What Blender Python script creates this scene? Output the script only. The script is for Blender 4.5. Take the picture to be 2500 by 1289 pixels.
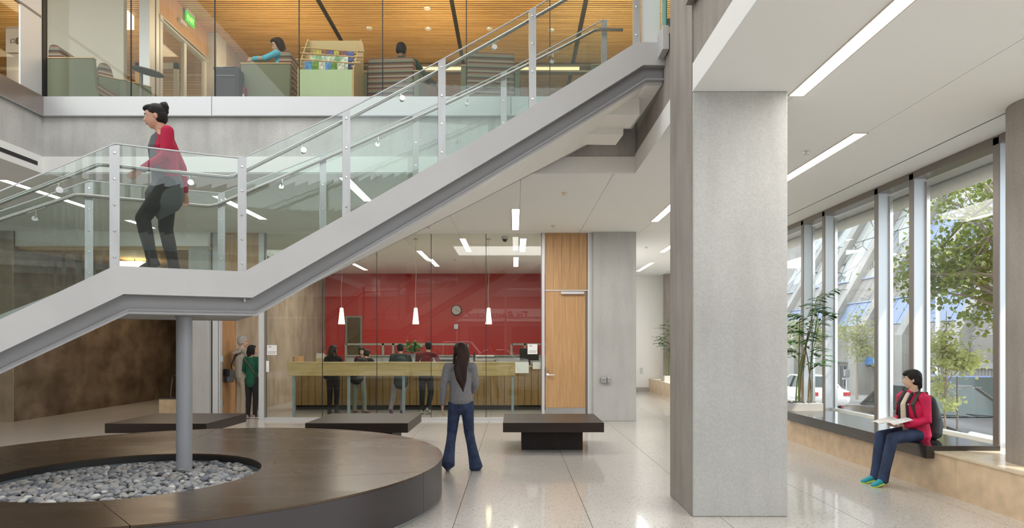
import bpy, bmesh, math, random
from mathutils import Vector, Matrix, Euler, noise
random.seed(7)
R = math.radians
PI = math.pi
scn = bpy.context.scene
COL = scn.collection
for o in list(bpy.data.objects):
    bpy.data.objects.remove(o)

# ------------------------------------------------------------------ camera
F = 1650.0          # focal length in pixels of the 2500 px wide frame
EYE = 1.62          # camera height
cam_d = bpy.data.cameras.new('camera')
cam = bpy.data.objects.new('camera', cam_d)
COL.objects.link(cam)
cam.location = (0, 0, EYE)
cam.rotation_euler = (R(90), 0, 0)
cam_d.sensor_width = 36
cam_d.lens = 36 * F / 2500
cam_d.shift_x = (1250 - 1257) / 2500
cam_d.shift_y = (841 - 644.5) / 2500
cam_d.clip_end = 300
scn.camera = cam

# ------------------------------------------------------------------ world, sun, exposure
scn.view_settings.view_transform = 'Standard'
scn.view_settings.look = 'None'
scn.view_settings.gamma = 1
scn.view_settings.use_curve_mapping = False
scn.view_settings.exposure = 0.38
W = bpy.data.worlds.new('sky'); scn.world = W; W.use_nodes = True
bgn = W.node_tree.nodes['Background']
bgn.inputs[0].default_value = (0.90, 0.95, 1.0, 1)
bgn.inputs[1].default_value = 2.1
sun_d = bpy.data.lights.new('sun', 'SUN'); sun_d.energy = 4.6; sun_d.angle = R(1.2); sun_d.color = (1, .95, .86)
sun = bpy.data.objects.new('sun', sun_d); COL.objects.link(sun)
sun.rotation_euler = Vector((0.50, -0.42, 0.95)).to_track_quat('Z', 'Y').to_euler()
cy = scn.cycles
cy.use_denoising = True
cy.max_bounces = 10; cy.diffuse_bounces = 6; cy.glossy_bounces = 4
cy.transmission_bounces = 4; cy.transparent_max_bounces = 24
cy.sample_clamp_indirect = 6
cy.caustics_reflective = False; cy.caustics_refractive = False

def area_light(name, loc, size, energy, color=(1, .975, .945), rot=(0, 0, 0), parent=None):
    d = bpy.data.lights.new(name, 'AREA'); d.shape = 'RECTANGLE'
    d.size, d.size_y = size; d.energy = energy; d.color = color
    o = bpy.data.objects.new(name, d); COL.objects.link(o)
    o.location = loc; o.rotation_euler = rot
    if parent:
        o.parent = parent
    return o

# ------------------------------------------------------------------ materials
MATS = {}
def nd(nt, t, **k):
    n = nt.nodes.new(t)
    for a, v in k.items():
        setattr(n, a, v)
    return n

def mat(name, col, rough=.6, metal=0, spec=.5, var=0, scale=3, stretch=(1, 1, 1), col2=None, bump=0, bscale=40,
        emit=None, es=0, coat=0, detail=6, sharp=(.3, .7), aniso=0):
    if name in MATS:
        return MATS[name]
    m = bpy.data.materials.new(name); m.use_nodes = True
    nt = m.node_tree; b = nt.nodes['Principled BSDF']
    b.inputs['Base Color'].default_value = (*col, 1)
    b.inputs['Roughness'].default_value = rough
    b.inputs['Metallic'].default_value = metal
    b.inputs['Specular IOR Level'].default_value = spec
    b.inputs['Coat Weight'].default_value = coat
    b.inputs['Coat Roughness'].default_value = .08
    if var or col2:
        tc = nd(nt, 'ShaderNodeTexCoord'); mp = nd(nt, 'ShaderNodeMapping')
        mp.inputs['Scale'].default_value = stretch
        nt.links.new(tc.outputs['Object'], mp.inputs[0])
        no = nd(nt, 'ShaderNodeTexNoise'); no.inputs['Scale'].default_value = scale
        no.inputs['Detail'].default_value = detail
        nt.links.new(mp.outputs[0], no.inputs['Vector'])
        cr = nd(nt, 'ShaderNodeValToRGB')
        c2 = col2 or tuple(max(0, c * (1 - var)) for c in col)
        c1 = col if col2 else tuple(min(1, c * (1 + var)) for c in col)
        cr.color_ramp.elements[0].color = (*c2, 1); cr.color_ramp.elements[1].color = (*c1, 1)
        cr.color_ramp.elements[0].position = sharp[0]; cr.color_ramp.elements[1].position = sharp[1]
        nt.links.new(no.outputs['Fac'], cr.inputs[0])
        nt.links.new(cr.outputs[0], b.inputs['Base Color'])
        if rough > .1 and metal > .3:
            mr = nd(nt, 'ShaderNodeMapRange'); mr.inputs['To Min'].default_value = rough * .7; mr.inputs['To Max'].default_value = min(1, rough * 1.4)
            nt.links.new(no.outputs['Fac'], mr.inputs['Value']); nt.links.new(mr.outputs[0], b.inputs['Roughness'])
    if bump:
        tc = nd(nt, 'ShaderNodeTexCoord'); mp = nd(nt, 'ShaderNodeMapping'); mp.inputs['Scale'].default_value = stretch
        nt.links.new(tc.outputs['Object'], mp.inputs[0])
        n2 = nd(nt, 'ShaderNodeTexNoise'); n2.inputs['Scale'].default_value = bscale; n2.inputs['Detail'].default_value = 4
        nt.links.new(mp.outputs[0], n2.inputs['Vector'])
        bp = nd(nt, 'ShaderNodeBump'); bp.inputs['Strength'].default_value = bump; bp.inputs['Distance'].default_value = .01
        nt.links.new(n2.outputs['Fac'], bp.inputs['Height']); nt.links.new(bp.outputs[0], b.inputs['Normal'])
    if emit:
        b.inputs['Emission Color'].default_value = (*emit, 1); b.inputs['Emission Strength'].default_value = es
    MATS[name] = m
    return m

def glass(name, tint=(.9, .95, .92), refl=1.0, ior=1.5, diffuse=0.0):
    if name in MATS:
        return MATS[name]
    m = bpy.data.materials.new(name); m.use_nodes = True
    nt = m.node_tree; nt.nodes.clear()
    out = nd(nt, 'ShaderNodeOutputMaterial'); tr = nd(nt, 'ShaderNodeBsdfTransparent'); gl = nd(nt, 'ShaderNodeBsdfGlossy')
    tr.inputs[0].default_value = (*tint, 1); gl.inputs['Roughness'].default_value = 0.0
    gl.inputs['Color'].default_value = (refl, refl, refl, 1)
    lw = nd(nt, 'ShaderNodeLayerWeight'); lw.inputs[0].default_value = .5
    pw = nd(nt, 'ShaderNodeMath', operation='POWER'); pw.inputs[1].default_value = 5
    nt.links.new(lw.outputs['Facing'], pw.inputs[0])
    fr = nd(nt, 'ShaderNodeMapRange'); r0 = ((ior - 1) / (ior + 1)) ** 2
    fr.inputs['To Min'].default_value = r0; fr.inputs['To Max'].default_value = .7
    nt.links.new(pw.outputs[0], fr.inputs['Value'])
    mx = nd(nt, 'ShaderNodeMixShader')
    nt.links.new(fr.outputs[0], mx.inputs[0]); nt.links.new(tr.outputs[0], mx.inputs[1]); nt.links.new(gl.outputs[0], mx.inputs[2])
    if diffuse:
        df = nd(nt, 'ShaderNodeBsdfDiffuse'); df.inputs[0].default_value = (.75, .85, .8, 1)
        m2 = nd(nt, 'ShaderNodeMixShader'); m2.inputs[0].default_value = diffuse
        nt.links.new(mx.outputs[0], m2.inputs[1]); nt.links.new(df.outputs[0], m2.inputs[2]); nt.links.new(m2.outputs[0], out.inputs[0])
    else:
        nt.links.new(mx.outputs[0], out.inputs[0])
    MATS[name] = m
    return m

def concrete(name, light, dark, stain=(.35, .28, .2), sf=.25, rough=.75, vs=1.0, streak=(1.6, 1.6, .22), ss=5):
    """cast concrete: large clouds, vertical board streaks, fine speckle"""
    m = bpy.data.materials.new(name); m.use_nodes = True; MATS[name] = m
    nt = m.node_tree; b = nt.nodes['Principled BSDF']; b.inputs['Roughness'].default_value = rough
    b.inputs['Specular IOR Level'].default_value = .35
    tc = nd(nt, 'ShaderNodeTexCoord')
    def nz(sc, st, det=6):
        mp = nd(nt, 'ShaderNodeMapping'); mp.inputs['Scale'].default_value = st
        nt.links.new(tc.outputs['Object'], mp.inputs[0])
        n = nd(nt, 'ShaderNodeTexNoise'); n.inputs['Scale'].default_value = sc; n.inputs['Detail'].default_value = det
        nt.links.new(mp.outputs[0], n.inputs['Vector']); return n
    n1 = nz(1.3 * vs, (1, 1, 1), 8); n2 = nz(ss * vs, streak, 5); n3 = nz(60, (1, 1, 1), 3)
    def ramp(n, p0, p1, c0, c1):
        r = nd(nt, 'ShaderNodeValToRGB'); r.color_ramp.elements[0].position = p0; r.color_ramp.elements[1].position = p1
        r.color_ramp.elements[0].color = (*c0, 1); r.color_ramp.elements[1].color = (*c1, 1)
        nt.links.new(n.outputs['Fac'], r.inputs[0]); return r
    r1 = ramp(n1, .33, .68, dark, light)
    r2 = ramp(n2, .45, .75, (1, 1, 1), tuple(1 - (1 - s) * sf * 1.6 for s in stain))
    r3 = ramp(n3, .35, .65, (.93, .93, .93), (1.05, 1.05, 1.05))
    mx = nd(nt, 'ShaderNodeMix', data_type='RGBA', blend_type='MULTIPLY'); mx.inputs[0].default_value = 1
    nt.links.new(r1.outputs[0], mx.inputs[6]); nt.links.new(r2.outputs[0], mx.inputs[7])
    m2 = nd(nt, 'ShaderNodeMix', data_type='RGBA', blend_type='MULTIPLY'); m2.inputs[0].default_value = 1
    nt.links.new(mx.outputs[2], m2.inputs[6]); nt.links.new(r3.outputs[0], m2.inputs[7])
    nt.links.new(m2.outputs[2], b.inputs['Base Color'])
    bp = nd(nt, 'ShaderNodeBump'); bp.inputs['Strength'].default_value = .15; bp.inputs['Distance'].default_value = .01
    nt.links.new(n2.outputs['Fac'], bp.inputs['Height']); nt.links.new(bp.outputs[0], b.inputs['Normal'])
    return m

def wood(name, c1, c2, axis='Z', scale=22, rough=.45, band=None):
    m = bpy.data.materials.new(name); m.use_nodes = True; MATS[name] = m
    nt = m.node_tree; b = nt.nodes['Principled BSDF']; b.inputs['Roughness'].default_value = rough
    tc = nd(nt, 'ShaderNodeTexCoord'); mp = nd(nt, 'ShaderNodeMapping')
    mp.inputs['Scale'].default_value = {'Z': (1, 1, .05), 'X': (.05, 1, 1), 'Y': (1, .05, 1)}[axis]
    nt.links.new(tc.outputs['Object'], mp.inputs[0])
    n = nd(nt, 'ShaderNodeTexNoise'); n.inputs['Scale'].default_value = scale; n.inputs['Detail'].default_value = 6
    nt.links.new(mp.outputs[0], n.inputs['Vector'])
    r = nd(nt, 'ShaderNodeValToRGB'); r.color_ramp.elements[0].position = .35; r.color_ramp.elements[1].position = .66
    r.color_ramp.elements[0].color = (*c2, 1); r.color_ramp.elements[1].color = (*c1, 1)
    nt.links.new(n.outputs['Fac'], r.inputs[0]); nt.links.new(r.outputs[0], b.inputs['Base Color'])
    return m

def stripes(name, cols, axis='Z', period=.16, rough=.8):
    """woven fabric with repeated coloured bands"""
    m = bpy.data.materials.new(name); m.use_nodes = True; MATS[name] = m
    nt = m.node_tree; b = nt.nodes['Principled BSDF']; b.inputs['Roughness'].default_value = rough
    tc = nd(nt, 'ShaderNodeTexCoord'); sp = nd(nt, 'ShaderNodeSeparateXYZ'); nt.links.new(tc.outputs['Object'], sp.inputs[0])
    mu = nd(nt, 'ShaderNodeMath', operation='MULTIPLY'); mu.inputs[1].default_value = 1 / period
    nt.links.new(sp.outputs[axis], mu.inputs[0])
    fr = nd(nt, 'ShaderNodeMath', operation='FRACT'); nt.links.new(mu.outputs[0], fr.inputs[0])
    r = nd(nt, 'ShaderNodeValToRGB'); r.color_ramp.interpolation = 'CONSTANT'
    els = r.color_ramp.elements
    while len(els) < len(cols):
        els.new(.5)
    for i, c in enumerate(cols):
        els[i].position = i / len(cols); els[i].color = (*c, 1)
    nt.links.new(fr.outputs[0], r.inputs[0]); nt.links.new(r.outputs[0], b.inputs['Base Color'])
    return m

def terrazzo():
    m = bpy.data.materials.new('terrazzo'); m.use_nodes = True; MATS['terrazzo'] = m
    nt = m.node_tree; b = nt.nodes['Principled BSDF']
    b.inputs['Roughness'].default_value = .3; b.inputs['Specular IOR Level'].default_value = .55
    b.inputs['Coat Weight'].default_value = .6; b.inputs['Coat Roughness'].default_value = .07
    tc = nd(nt, 'ShaderNodeTexCoord')
    geo = nd(nt, 'ShaderNodeNewGeometry')
    def vor(sc):
        v = nd(nt, 'ShaderNodeTexVoronoi'); v.inputs['Scale'].default_value = sc; v.inputs['Randomness'].default_value = 1
        nt.links.new(geo.outputs['Position'], v.inputs['Vector']); return v
    v1 = vor(85)
    sp = nd(nt, 'ShaderNodeSeparateColor'); nt.links.new(v1.outputs['Color'], sp.inputs[0])
    r = nd(nt, 'ShaderNodeValToRGB'); r.color_ramp.interpolation = 'CONSTANT'
    E_ = r.color_ramp.elements
    E_[0].position = 0; E_[0].color = (.24, .21, .18, 1)
    E_[1].position = .05; E_[1].color = (.535, .50, .455, 1)
    e = E_.new(.55); e.color = (.59, .555, .51, 1)
    e = E_.new(.85); e.color = (.48, .445, .40, 1)
    nt.links.new(sp.outputs[0], r.inputs[0])
    n = nd(nt, 'ShaderNodeTexNoise'); n.inputs['Scale'].default_value = .7; nt.links.new(geo.outputs['Position'], n.inputs['Vector'])
    rr = nd(nt, 'ShaderNodeMapRange'); rr.inputs['To Min'].default_value = .9; rr.inputs['To Max'].default_value = 1.08
    nt.links.new(n.outputs['Fac'], rr.inputs['Value'])
    mx = nd(nt, 'ShaderNodeMix', data_type='RGBA', blend_type='MULTIPLY'); mx.inputs[0].default_value = 1
    nt.links.new(r.outputs[0], mx.inputs[6]); nt.links.new(rr.outputs[0], mx.inputs[7])
    nt.links.new(mx.outputs[2], b.inputs['Base Color'])
    return m

M = {}
M['terrazzo'] = terrazzo()
M['white'] = mat('white_paint', (.83, .82, .79), .75)
M['ceil'] = mat('ceiling_plaster', (.83, .845, .845), .85)
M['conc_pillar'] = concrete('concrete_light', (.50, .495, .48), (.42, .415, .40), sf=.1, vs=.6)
M['conc_shaded'] = concrete('concrete_shaded', (.36, .325, .295), (.28, .25, .225), sf=.18, vs=.8)  # pillar concrete with shade put into its colour; also on beams and columns
M['conc_beam'] = concrete('concrete_beam', (.60, .59, .565), (.44, .43, .41), sf=.12)
M['conc_brown'] = concrete('concrete_brown', (.23, .175, .125), (.095, .068, .045), sf=.42, vs=.8, streak=(1, .9, 1.3), ss=3)
M['conc_warm'] = concrete('concrete_warm', (.46, .37, .27), (.33, .26, .185), sf=.3, streak=(1.3, 1.3, .5), ss=3)
M['alu'] = mat('anodised_white', (.62, .62, .63), .4, metal=.3)
M['frame'] = mat('window_frame', (.66, .70, .74), .35, metal=.4)
M['frame_dark'] = mat('bronze_frame', (.22, .195, .175), .4, metal=.3)  # dark frame metal; also the shade colour of the window fin edges
M['steel'] = mat('brushed_steel', (.50, .495, .49), .32, metal=.9, var=.06, scale=9, stretch=(3, 3, .4))
M['plate'] = mat('stringer_plate', (.56, .545, .535), .42, metal=.45, var=.07, scale=1.6, detail=9)
M['beam_gray'] = mat('gray_enamel', (.30, .295, .30), .45, var=.04, scale=2)
M['column_gray'] = mat('column_enamel', (.33, .335, .36), .3)
M['chrome'] = mat('polished_steel', (.75, .75, .74), .15, metal=1)
M['rail'] = mat('handrail_steel', (.36, .34, .32), .22, metal=1)
M['black'] = mat('black_gap', (.012, .011, .011), .5)
M['bronze'] = mat('dark_bronze_plate', (.098, .068, .045), .25, metal=.7, var=.10, scale=1.6, stretch=(.6, 2, 1), bump=.012, bscale=6, detail=10)
M['bronze_side'] = mat('dark_bronze_side', (.075, .066, .068), .33, metal=.55, var=.08, scale=2)
M['bench'] = mat('dark_stained_oak', (.032, .022, .017), .36, spec=.3, var=.25, scale=6, stretch=(.2, 3, 1))
M['bench_side'] = mat('dark_stained_side', (.022, .016, .014), .5, spec=.3, var=.2, scale=8)
M['slab'] = mat('black_slab', (.028, .024, .022), .16, coat=.4, spec=.6)
M['stone'] = mat('limestone', (.66, .50, .33), .35, var=.14, scale=6, detail=12, bump=.02)
M['stone_top'] = mat('limestone_top', (.70, .58, .42), .22, var=.1, scale=5, detail=12)
M['bamboo'] = wood('bamboo_veneer', (.52, .31, .145), (.42, .235, .10), 'Z', 40)
M['bamboo_h'] = wood('bamboo_horizontal', (.56, .42, .20), (.45, .32, .14), 'X', 36)
M['slat'] = wood('ceiling_slat', (.60, .38, .16), (.44, .26, .10), 'X', 16)
M['slat_y'] = wood('wall_slat', (.56, .35, .15), (.40, .24, .09), 'X', 16)
M['counter'] = wood('counter_front', (.36, .235, .095), (.28, .175, .065), 'Z', 50)
M['plywood'] = wood('pale_plywood', (.66, .50, .27), (.56, .40, .19), 'X', 9)
M['red'] = mat('red_paint', (.50, .035, .028), .38)
M['green_fab'] = mat('green_fabric', (.185, .195, .135), .9, var=.1, scale=120)
M['trimwood'] = mat('light_wood_trim', (.62, .42, .22), .5)
M['palegreen'] = mat('pale_green_laminate', (.52, .62, .40), .5, var=.03, scale=4, stretch=(4, 4, .5))
M['stripe'] = stripes('striped_fabric', [(.15, .06, .05), (.33, .30, .25), (.20, .10, .07), (.07, .055, .05), (.24, .25, .20), (.30, .2, .14)], 'Z', .155)
M['glow'] = mat('light_diffuser', (1, 1, 1), .5, emit=(1, .965, .91), es=7)
M['glow_soft'] = mat('lamp_glass', (1, .9, .7), .5, emit=(1, .80, .50), es=4)
M['glow_lamp'] = mat('paper_lamp', (1, .9, .7), .5, emit=(1, .85, .58), es=2.2)
M['store_glass'] = glass('storefront_glass', (.93, .95, .92), ior=1.45)
M['guard_glass'] = glass('guard_glass', (.905, .945, .925), ior=1.42)
M['win_glass'] = glass('window_glass', (.96, .98, .98), ior=1.4)
M['upper_glass'] = glass('upper_glass', (.93, .94, .90), ior=1.36)
M['edge_glass'] = mat('glass_edge', (.02, .20, .16), .2)
M['paper'] = mat('paper', (.82, .80, .78), .8)
M['ink'] = mat('ink', (.03, .03, .03), .7)
M['leaf'] = mat('indoor_leaf', (.055, .15, .03), .35, var=.35, scale=3)
M['stem'] = mat('green_stem', (.16, .22, .07), .6)
M['bark'] = mat('pale_bark', (.36, .30, .24), .8)
M['skin'] = mat('skin', (.60, .36, .25), .5)
M['hair_black'] = mat('black_hair', (.014, .011, .010), .6, spec=.25, var=.4, scale=30, stretch=(1, 1, .15))
M['hair_brown'] = mat('brown_hair', (.03, .014, .010), .6, spec=.25, var=.4, scale=30, stretch=(1, 1, .15))
M['hair_gray'] = mat('grey_hair', (.36, .35, .33), .6, var=.2, scale=60)
M['eye'] = mat('eye_white', (.8, .78, .75), .3)
M['iris'] = mat('dark_iris', (.02, .012, .01), .2)
M['lip'] = mat('lips', (.42, .17, .14), .5)

# ------------------------------------------------------------------ builders
LOC = {}
def tag(o, label=None, cat=None, group=None, kind=None):
    if label: o['label'] = label
    if cat: o['category'] = cat
    if group: o['group'] = group
    if kind: o['kind'] = kind
    return o

def thing(name, label, cat, loc=(0, 0, 0), rz=0, group=None, local=False):
    o = bpy.data.objects.new(name, None); COL.objects.link(o)
    o.empty_display_size = .1
    o.location = loc; o.rotation_euler = (0, 0, rz)
    LOC[o.name] = Vector((0, 0, 0)) if local else Vector(loc)
    return tag(o, label, cat, group)

def struct(name, loc=(0, 0, 0)):
    o = bpy.data.objects.new(name, None); COL.objects.link(o); o.location = loc
    LOC[o.name] = Vector(loc)
    o['kind'] = 'structure'
    return o

class MB:
    def __init__(s):
        s.v = []; s.f = []
    def add(s, vs, fs):
        n = len(s.v); s.v += [tuple(v) for v in vs]; s.f += [tuple(i + n for i in f) for f in fs]; return s
    def box(s, x0, x1, y0, y1, z0, z1):
        return s.add([(x0, y0, z0), (x1, y0, z0), (x1, y1, z0), (x0, y1, z0), (x0, y0, z1), (x1, y0, z1), (x1, y1, z1), (x0, y1, z1)],
                     [(0, 3, 2, 1), (4, 5, 6, 7), (0, 1, 5, 4), (1, 2, 6, 5), (2, 3, 7, 6), (3, 0, 4, 7)])
    def hexa(s, p):
        return s.add(p, [(0, 3, 2, 1), (4, 5, 6, 7), (0, 1, 5, 4), (1, 2, 6, 5), (2, 3, 7, 6), (3, 0, 4, 7)])
    def prism(s, poly, axis, a, b):
        """poly: 2D points counter-clockwise; extruded along axis from a to b"""
        n = len(poly)
        def P(u, v, w):
            return {'z': (u, v, w), 'y': (u, w, v), 'x': (w, u, v)}[axis]
        vs = [P(u, v, a) for u, v in poly] + [P(u, v, b) for u, v in poly]
        fs = [tuple(range(n - 1, -1, -1)), tuple(range(n, 2 * n))] + [(i, (i + 1) % n, n + (i + 1) % n, n + i) for i in range(n)]
        return s.add(vs, fs)
    def tube(s, pts, r, n=10, caps=True):
        pts = [Vector(p) for p in pts]
        rs = r if isinstance(r, (list, tuple)) else [r] * len(pts)
        rings = []; prev = None
        for i, p in enumerate(pts):
            if i == 0: t = pts[1] - p
            elif i == len(pts) - 1: t = p - pts[i - 1]
            else: t = (pts[i + 1] - p).normalized() + (p - pts[i - 1]).normalized()
            t.normalize()
            if prev is None:
                a = Vector((0, 0, 1)) if abs(t.z) < .9 else Vector((1, 0, 0))
                u = t.cross(a).normalized()
            else:
                u = (prev - t * prev.dot(t)).normalized()
            prev = u; w = t.cross(u)
            rings.append([p + (u * math.cos(2 * PI * k / n) + w * math.sin(2 * PI * k / n)) * rs[i] for k in range(n)])
        vs = [v for rg in rings for v in rg]; fs = []
        for i in range(len(rings) - 1):
            for k in range(n):
                a = i * n + k; b = i * n + (k + 1) % n
                fs.append((a, b, b + n, a + n))
        if caps:
            fs.append(tuple(range(n - 1, -1, -1))); fs.append(tuple(range((len(rings) - 1) * n, len(rings) * n)))
        return s.add(vs, fs)
    def lathe(s, prof, c=(0, 0, 0), n=24):
        vs = []; fs = []
        for r, z in prof:
            for k in range(n):
                a = 2 * PI * k / n; vs.append((c[0] + r * math.cos(a), c[1] + r * math.sin(a), c[2] + z))
        for i in range(len(prof) - 1):
            for k in range(n):
                a = i * n + k; b = i * n + (k + 1) % n; fs.append((a, b, b + n, a + n))
        fs.append(tuple(range(n - 1, -1, -1))); fs.append(tuple(range((len(prof) - 1) * n, len(prof) * n)))
        return s.add(vs, fs)
    def ell(s, c, r, n=12, m=8, rot=None):
        vs = []; fs = []
        c = Vector(c)
        for i in range(m + 1):
            th = PI * i / m
            for k in range(n):
                a = 2 * PI * k / n
                v = Vector((r[0] * math.sin(th) * math.cos(a), r[1] * math.sin(th) * math.sin(a), -r[2] * math.cos(th)))
                if rot: v = rot @ v
                vs.append(c + v)
        for i in range(m):
            for k in range(n):
                a = i * n + k; b = i * n + (k + 1) % n; fs.append((a, b, b + n, a + n))
        return s.add(vs, fs)
    def limb(s, pts, rad, n=14, ref=(0, 1, 0), caps=3):
        """loft with rounded ends; rad items are r or (r_side, r_ref)"""
        pts = [Vector(p) for p in pts]; rad = [(r, r) if not isinstance(r, tuple) else r for r in rad]
        ref = Vector(ref)
        rings = []
        N = len(pts)
        tang = []
        for i in range(N):
            if i == 0: t = pts[1] - pts[0]
            elif i == N - 1: t = pts[-1] - pts[-2]
            else: t = (pts[i + 1] - pts[i]).normalized() + (pts[i] - pts[i - 1]).normalized()
            tang.append(t.normalized())
        seq = []
        for j in range(caps):
            a = PI / 2 * (1 - j / caps); k = (rad[0][0] + rad[0][1]) / 2
            seq.append((pts[0] - tang[0] * k * math.sin(a), tang[0], (max(.0005, rad[0][0] * math.cos(a)), max(.0005, rad[0][1] * math.cos(a)))))
        for i in range(N): seq.append((pts[i], tang[i], rad[i]))
        for j in range(1, caps + 1):
            a = PI / 2 * j / caps; k = (rad[-1][0] + rad[-1][1]) / 2
            seq.append((pts[-1] + tang[-1] * k * math.sin(a), tang[-1], (max(.0005, rad[-1][0] * math.cos(a)), max(.0005, rad[-1][1] * math.cos(a)))))
        vs = []; fs = []
        for p, t, r in seq:
            rf = ref - t * ref.dot(t)
            if rf.length < .05: rf = Vector((1, .3, 0)) - t * Vector((1, .3, 0)).dot(t)
            rf.normalize(); sd = t.cross(rf).normalized()
            for k in range(n):
                a = 2 * PI * k / n
                vs.append(p + sd * r[0] * math.cos(a) + rf * r[1] * math.sin(a))
        for i in range(len(seq) - 1):
            for k in range(n):
                a = i * n + k; b = i * n + (k + 1) % n; fs.append((a, b, b + n, a + n))
        fs.append(tuple(range(n - 1, -1, -1))); fs.append(tuple(range((len(seq) - 1) * n, len(seq) * n)))
        return s.add(vs, fs)
    def mesh(s, name, off=(0, 0, 0)):
        me = bpy.data.meshes.new(name)
        o = Vector(off)
        me.from_pydata([tuple(Vector(v) - o) for v in s.v], [], s.f)
        me.update()
        return me
    def build(s, name, m, parent=None, smooth=False, bevel=0, label=None, kind=None):
        off = LOC.get(parent.name, Vector((0, 0, 0))) if parent else Vector((0, 0, 0))
        me = s.mesh(name, off)
        bm = bmesh.new(); bm.from_mesh(me)
        bmesh.ops.recalc_face_normals(bm, faces=bm.faces)
        bm.to_mesh(me); bm.free()
        o = bpy.data.objects.new(name, me); COL.objects.link(o)
        if m: me.materials.append(m)
        if parent:
            o.parent = parent; LOC[o.name] = off
        else:
            LOC[o.name] = Vector((0, 0, 0))
        if smooth:
            for p in me.polygons: p.use_smooth = True
            try: me.set_sharp_from_angle(angle=R(40))
            except Exception: pass
        if bevel:
            b = o.modifiers.new('bevel', 'BEVEL'); b.width = bevel; b.segments = 2; b.limit_method = 'ANGLE'
        if label: o['label'] = label
        if kind: o['kind'] = kind
        return o

def put(name, me, parent, m=None, matrix=None):
    """another object using an existing mesh"""
    o = bpy.data.objects.new(name, me); COL.objects.link(o); o.parent = parent
    if matrix is not None: o.matrix_local = matrix
    return o

def box(name, m, parent, *a, **k):
    return MB().box(*a).build(name, m, parent, **k)

def dup(root, loc, rz=None, label=None, group=None):
    r = root.copy(); COL.objects.link(r); r.location = loc
    if rz is not None: r.rotation_euler = (0, 0, rz)
    if label: r['label'] = label
    if group: r['group'] = group
    for ch in list(root.children):
        c = ch.copy(); COL.objects.link(c); c.parent = r
        for g in list(ch.children):
            d = g.copy(); COL.objects.link(d); d.parent = c
    return r

def text(name, body, size, m, parent, loc, rot, align='CENTER', extrude=.001, shear=0):
    c = bpy.data.curves.new(name, 'FONT'); c.body = body; c.size = size; c.align_x = align; c.extrude = extrude; c.shear = shear
    tmp = bpy.data.objects.new(name, c); COL.objects.link(tmp)
    me = bpy.data.meshes.new_from_object(tmp.evaluated_get(bpy.context.evaluated_depsgraph_get()))
    bpy.data.objects.remove(tmp); bpy.data.curves.remove(c)
    me.materials.clear(); me.materials.append(m); me.name = name
    o = bpy.data.objects.new(name, me); COL.objects.link(o)
    if parent: o.parent = parent; loc = Vector(loc) - LOC.get(parent.name, Vector((0, 0, 0)))
    o.location = loc; o.rotation_euler = rot
    return o
# ================================================================== SETTING
CZ = 4.0        # lower ceiling
F2 = 5.0        # upper floor
UC = 8.0        # upper ceiling
BY = 9.42       # face of the beam behind the stair
GY = 14.45      # storefront plane

# ---- floor: terrazzo bays with sawn joints
floor = struct('floor')
box('floor_bed', mat('floor_bed', (.16, .14, .12), .9), floor, -13, 5.8, -5, 25, -.12, -.012)
slab_me = MB().box(.003, 1.237, .003, 4.957, -.012, 0).mesh('floor_slab'); slab_me.materials.append(M['terrazzo'])
for k in range(-10, 6):
    x = -.55 + 1.24 * k
    for j in range(6):
        if x > 4.3 : continue
        put('floor_slab', slab_me, floor, matrix=Matrix.Translation((x, -4.76 + 4.96 * j, 0)))
box('floor_edge_strip', M['terrazzo'], floor, 4.413, 5.8, -5, 25, -.012, 0)

# ---- ceiling plaster bays with reveals
ceiling = struct('ceiling')
box('ceiling_deck', M['ceil'], ceiling, -13, 5.75, 9.9, 25, 4.015, 4.2)
box('ceiling_deck', M['ceil'], ceiling, 1.75, 5.75, -4, 9.9, 4.015, 4.2)
box('ceiling_deck', M['ceil'], ceiling, -13, -6.62, -4, 9.9, 4.015, 4.2)
def bays(x0, x1, y0, y1):
    js = [x0] + [x for x in [.085 + 1.29 * k for k in range(-11, 6)] if x0 + .2 < x < x1 - .2] + [x1]
    for a, b in zip(js[:-1], js[1:]):
        box('ceiling_panel', M['ceil'], ceiling, a + (.004 if a > x0 else 0), b - (.004 if b < x1 else 0), y0, y1, CZ, 4.015)
bays(-13, 5.04, BY + .0, 14.1)
bays(-13, 5.04, 14.104, 25)
bays(1.670, 5.04, -4, BY)
bays(-13, -6.57, -4, BY)
box('ceiling_panel', M['ceil'], ceiling, 5.065, 5.75, -4, 25, CZ, 4.015)
box('ceiling_slot', M['black'], ceiling, 5.04, 5.065, -4, 25, 4.006, 4.012)

# ---- upper floor slab and roof over the reading room
up = struct('floor_upper')
box('slab', M['conc_beam'], up, -13, 5.8, BY + .5, 22, 4.2, 5.0)
box('slab', M['conc_beam'], up, -13, -7.0, -4, BY + .5, 4.2, 5.0)
box('carpet', mat('grey_carpet', (.2, .19, .17), .95), up, -13, 5.8, BY + .02, 22, 5.0, 5.02)

# ---- concrete beams round the opening
bm_ = struct('trim_1')
box('beam', M['conc_beam'], bm_, -6.58, 1.68, BY, BY + .5, 4.235, 4.80)
box('beam', M['conc_beam'], bm_, -7.0, -6.58, -4, BY + .5, 4.235, 4.80)
box('beam', M['conc_shaded'], bm_, 1.68, 2.2, 7.27, BY + .5, 4.26, 5.0)
box('beam', M['conc_shaded'], bm_, 1.68, 2.2, -4, 6.35, 4.26, 5.4)
fa = struct('trim_2')
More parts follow.
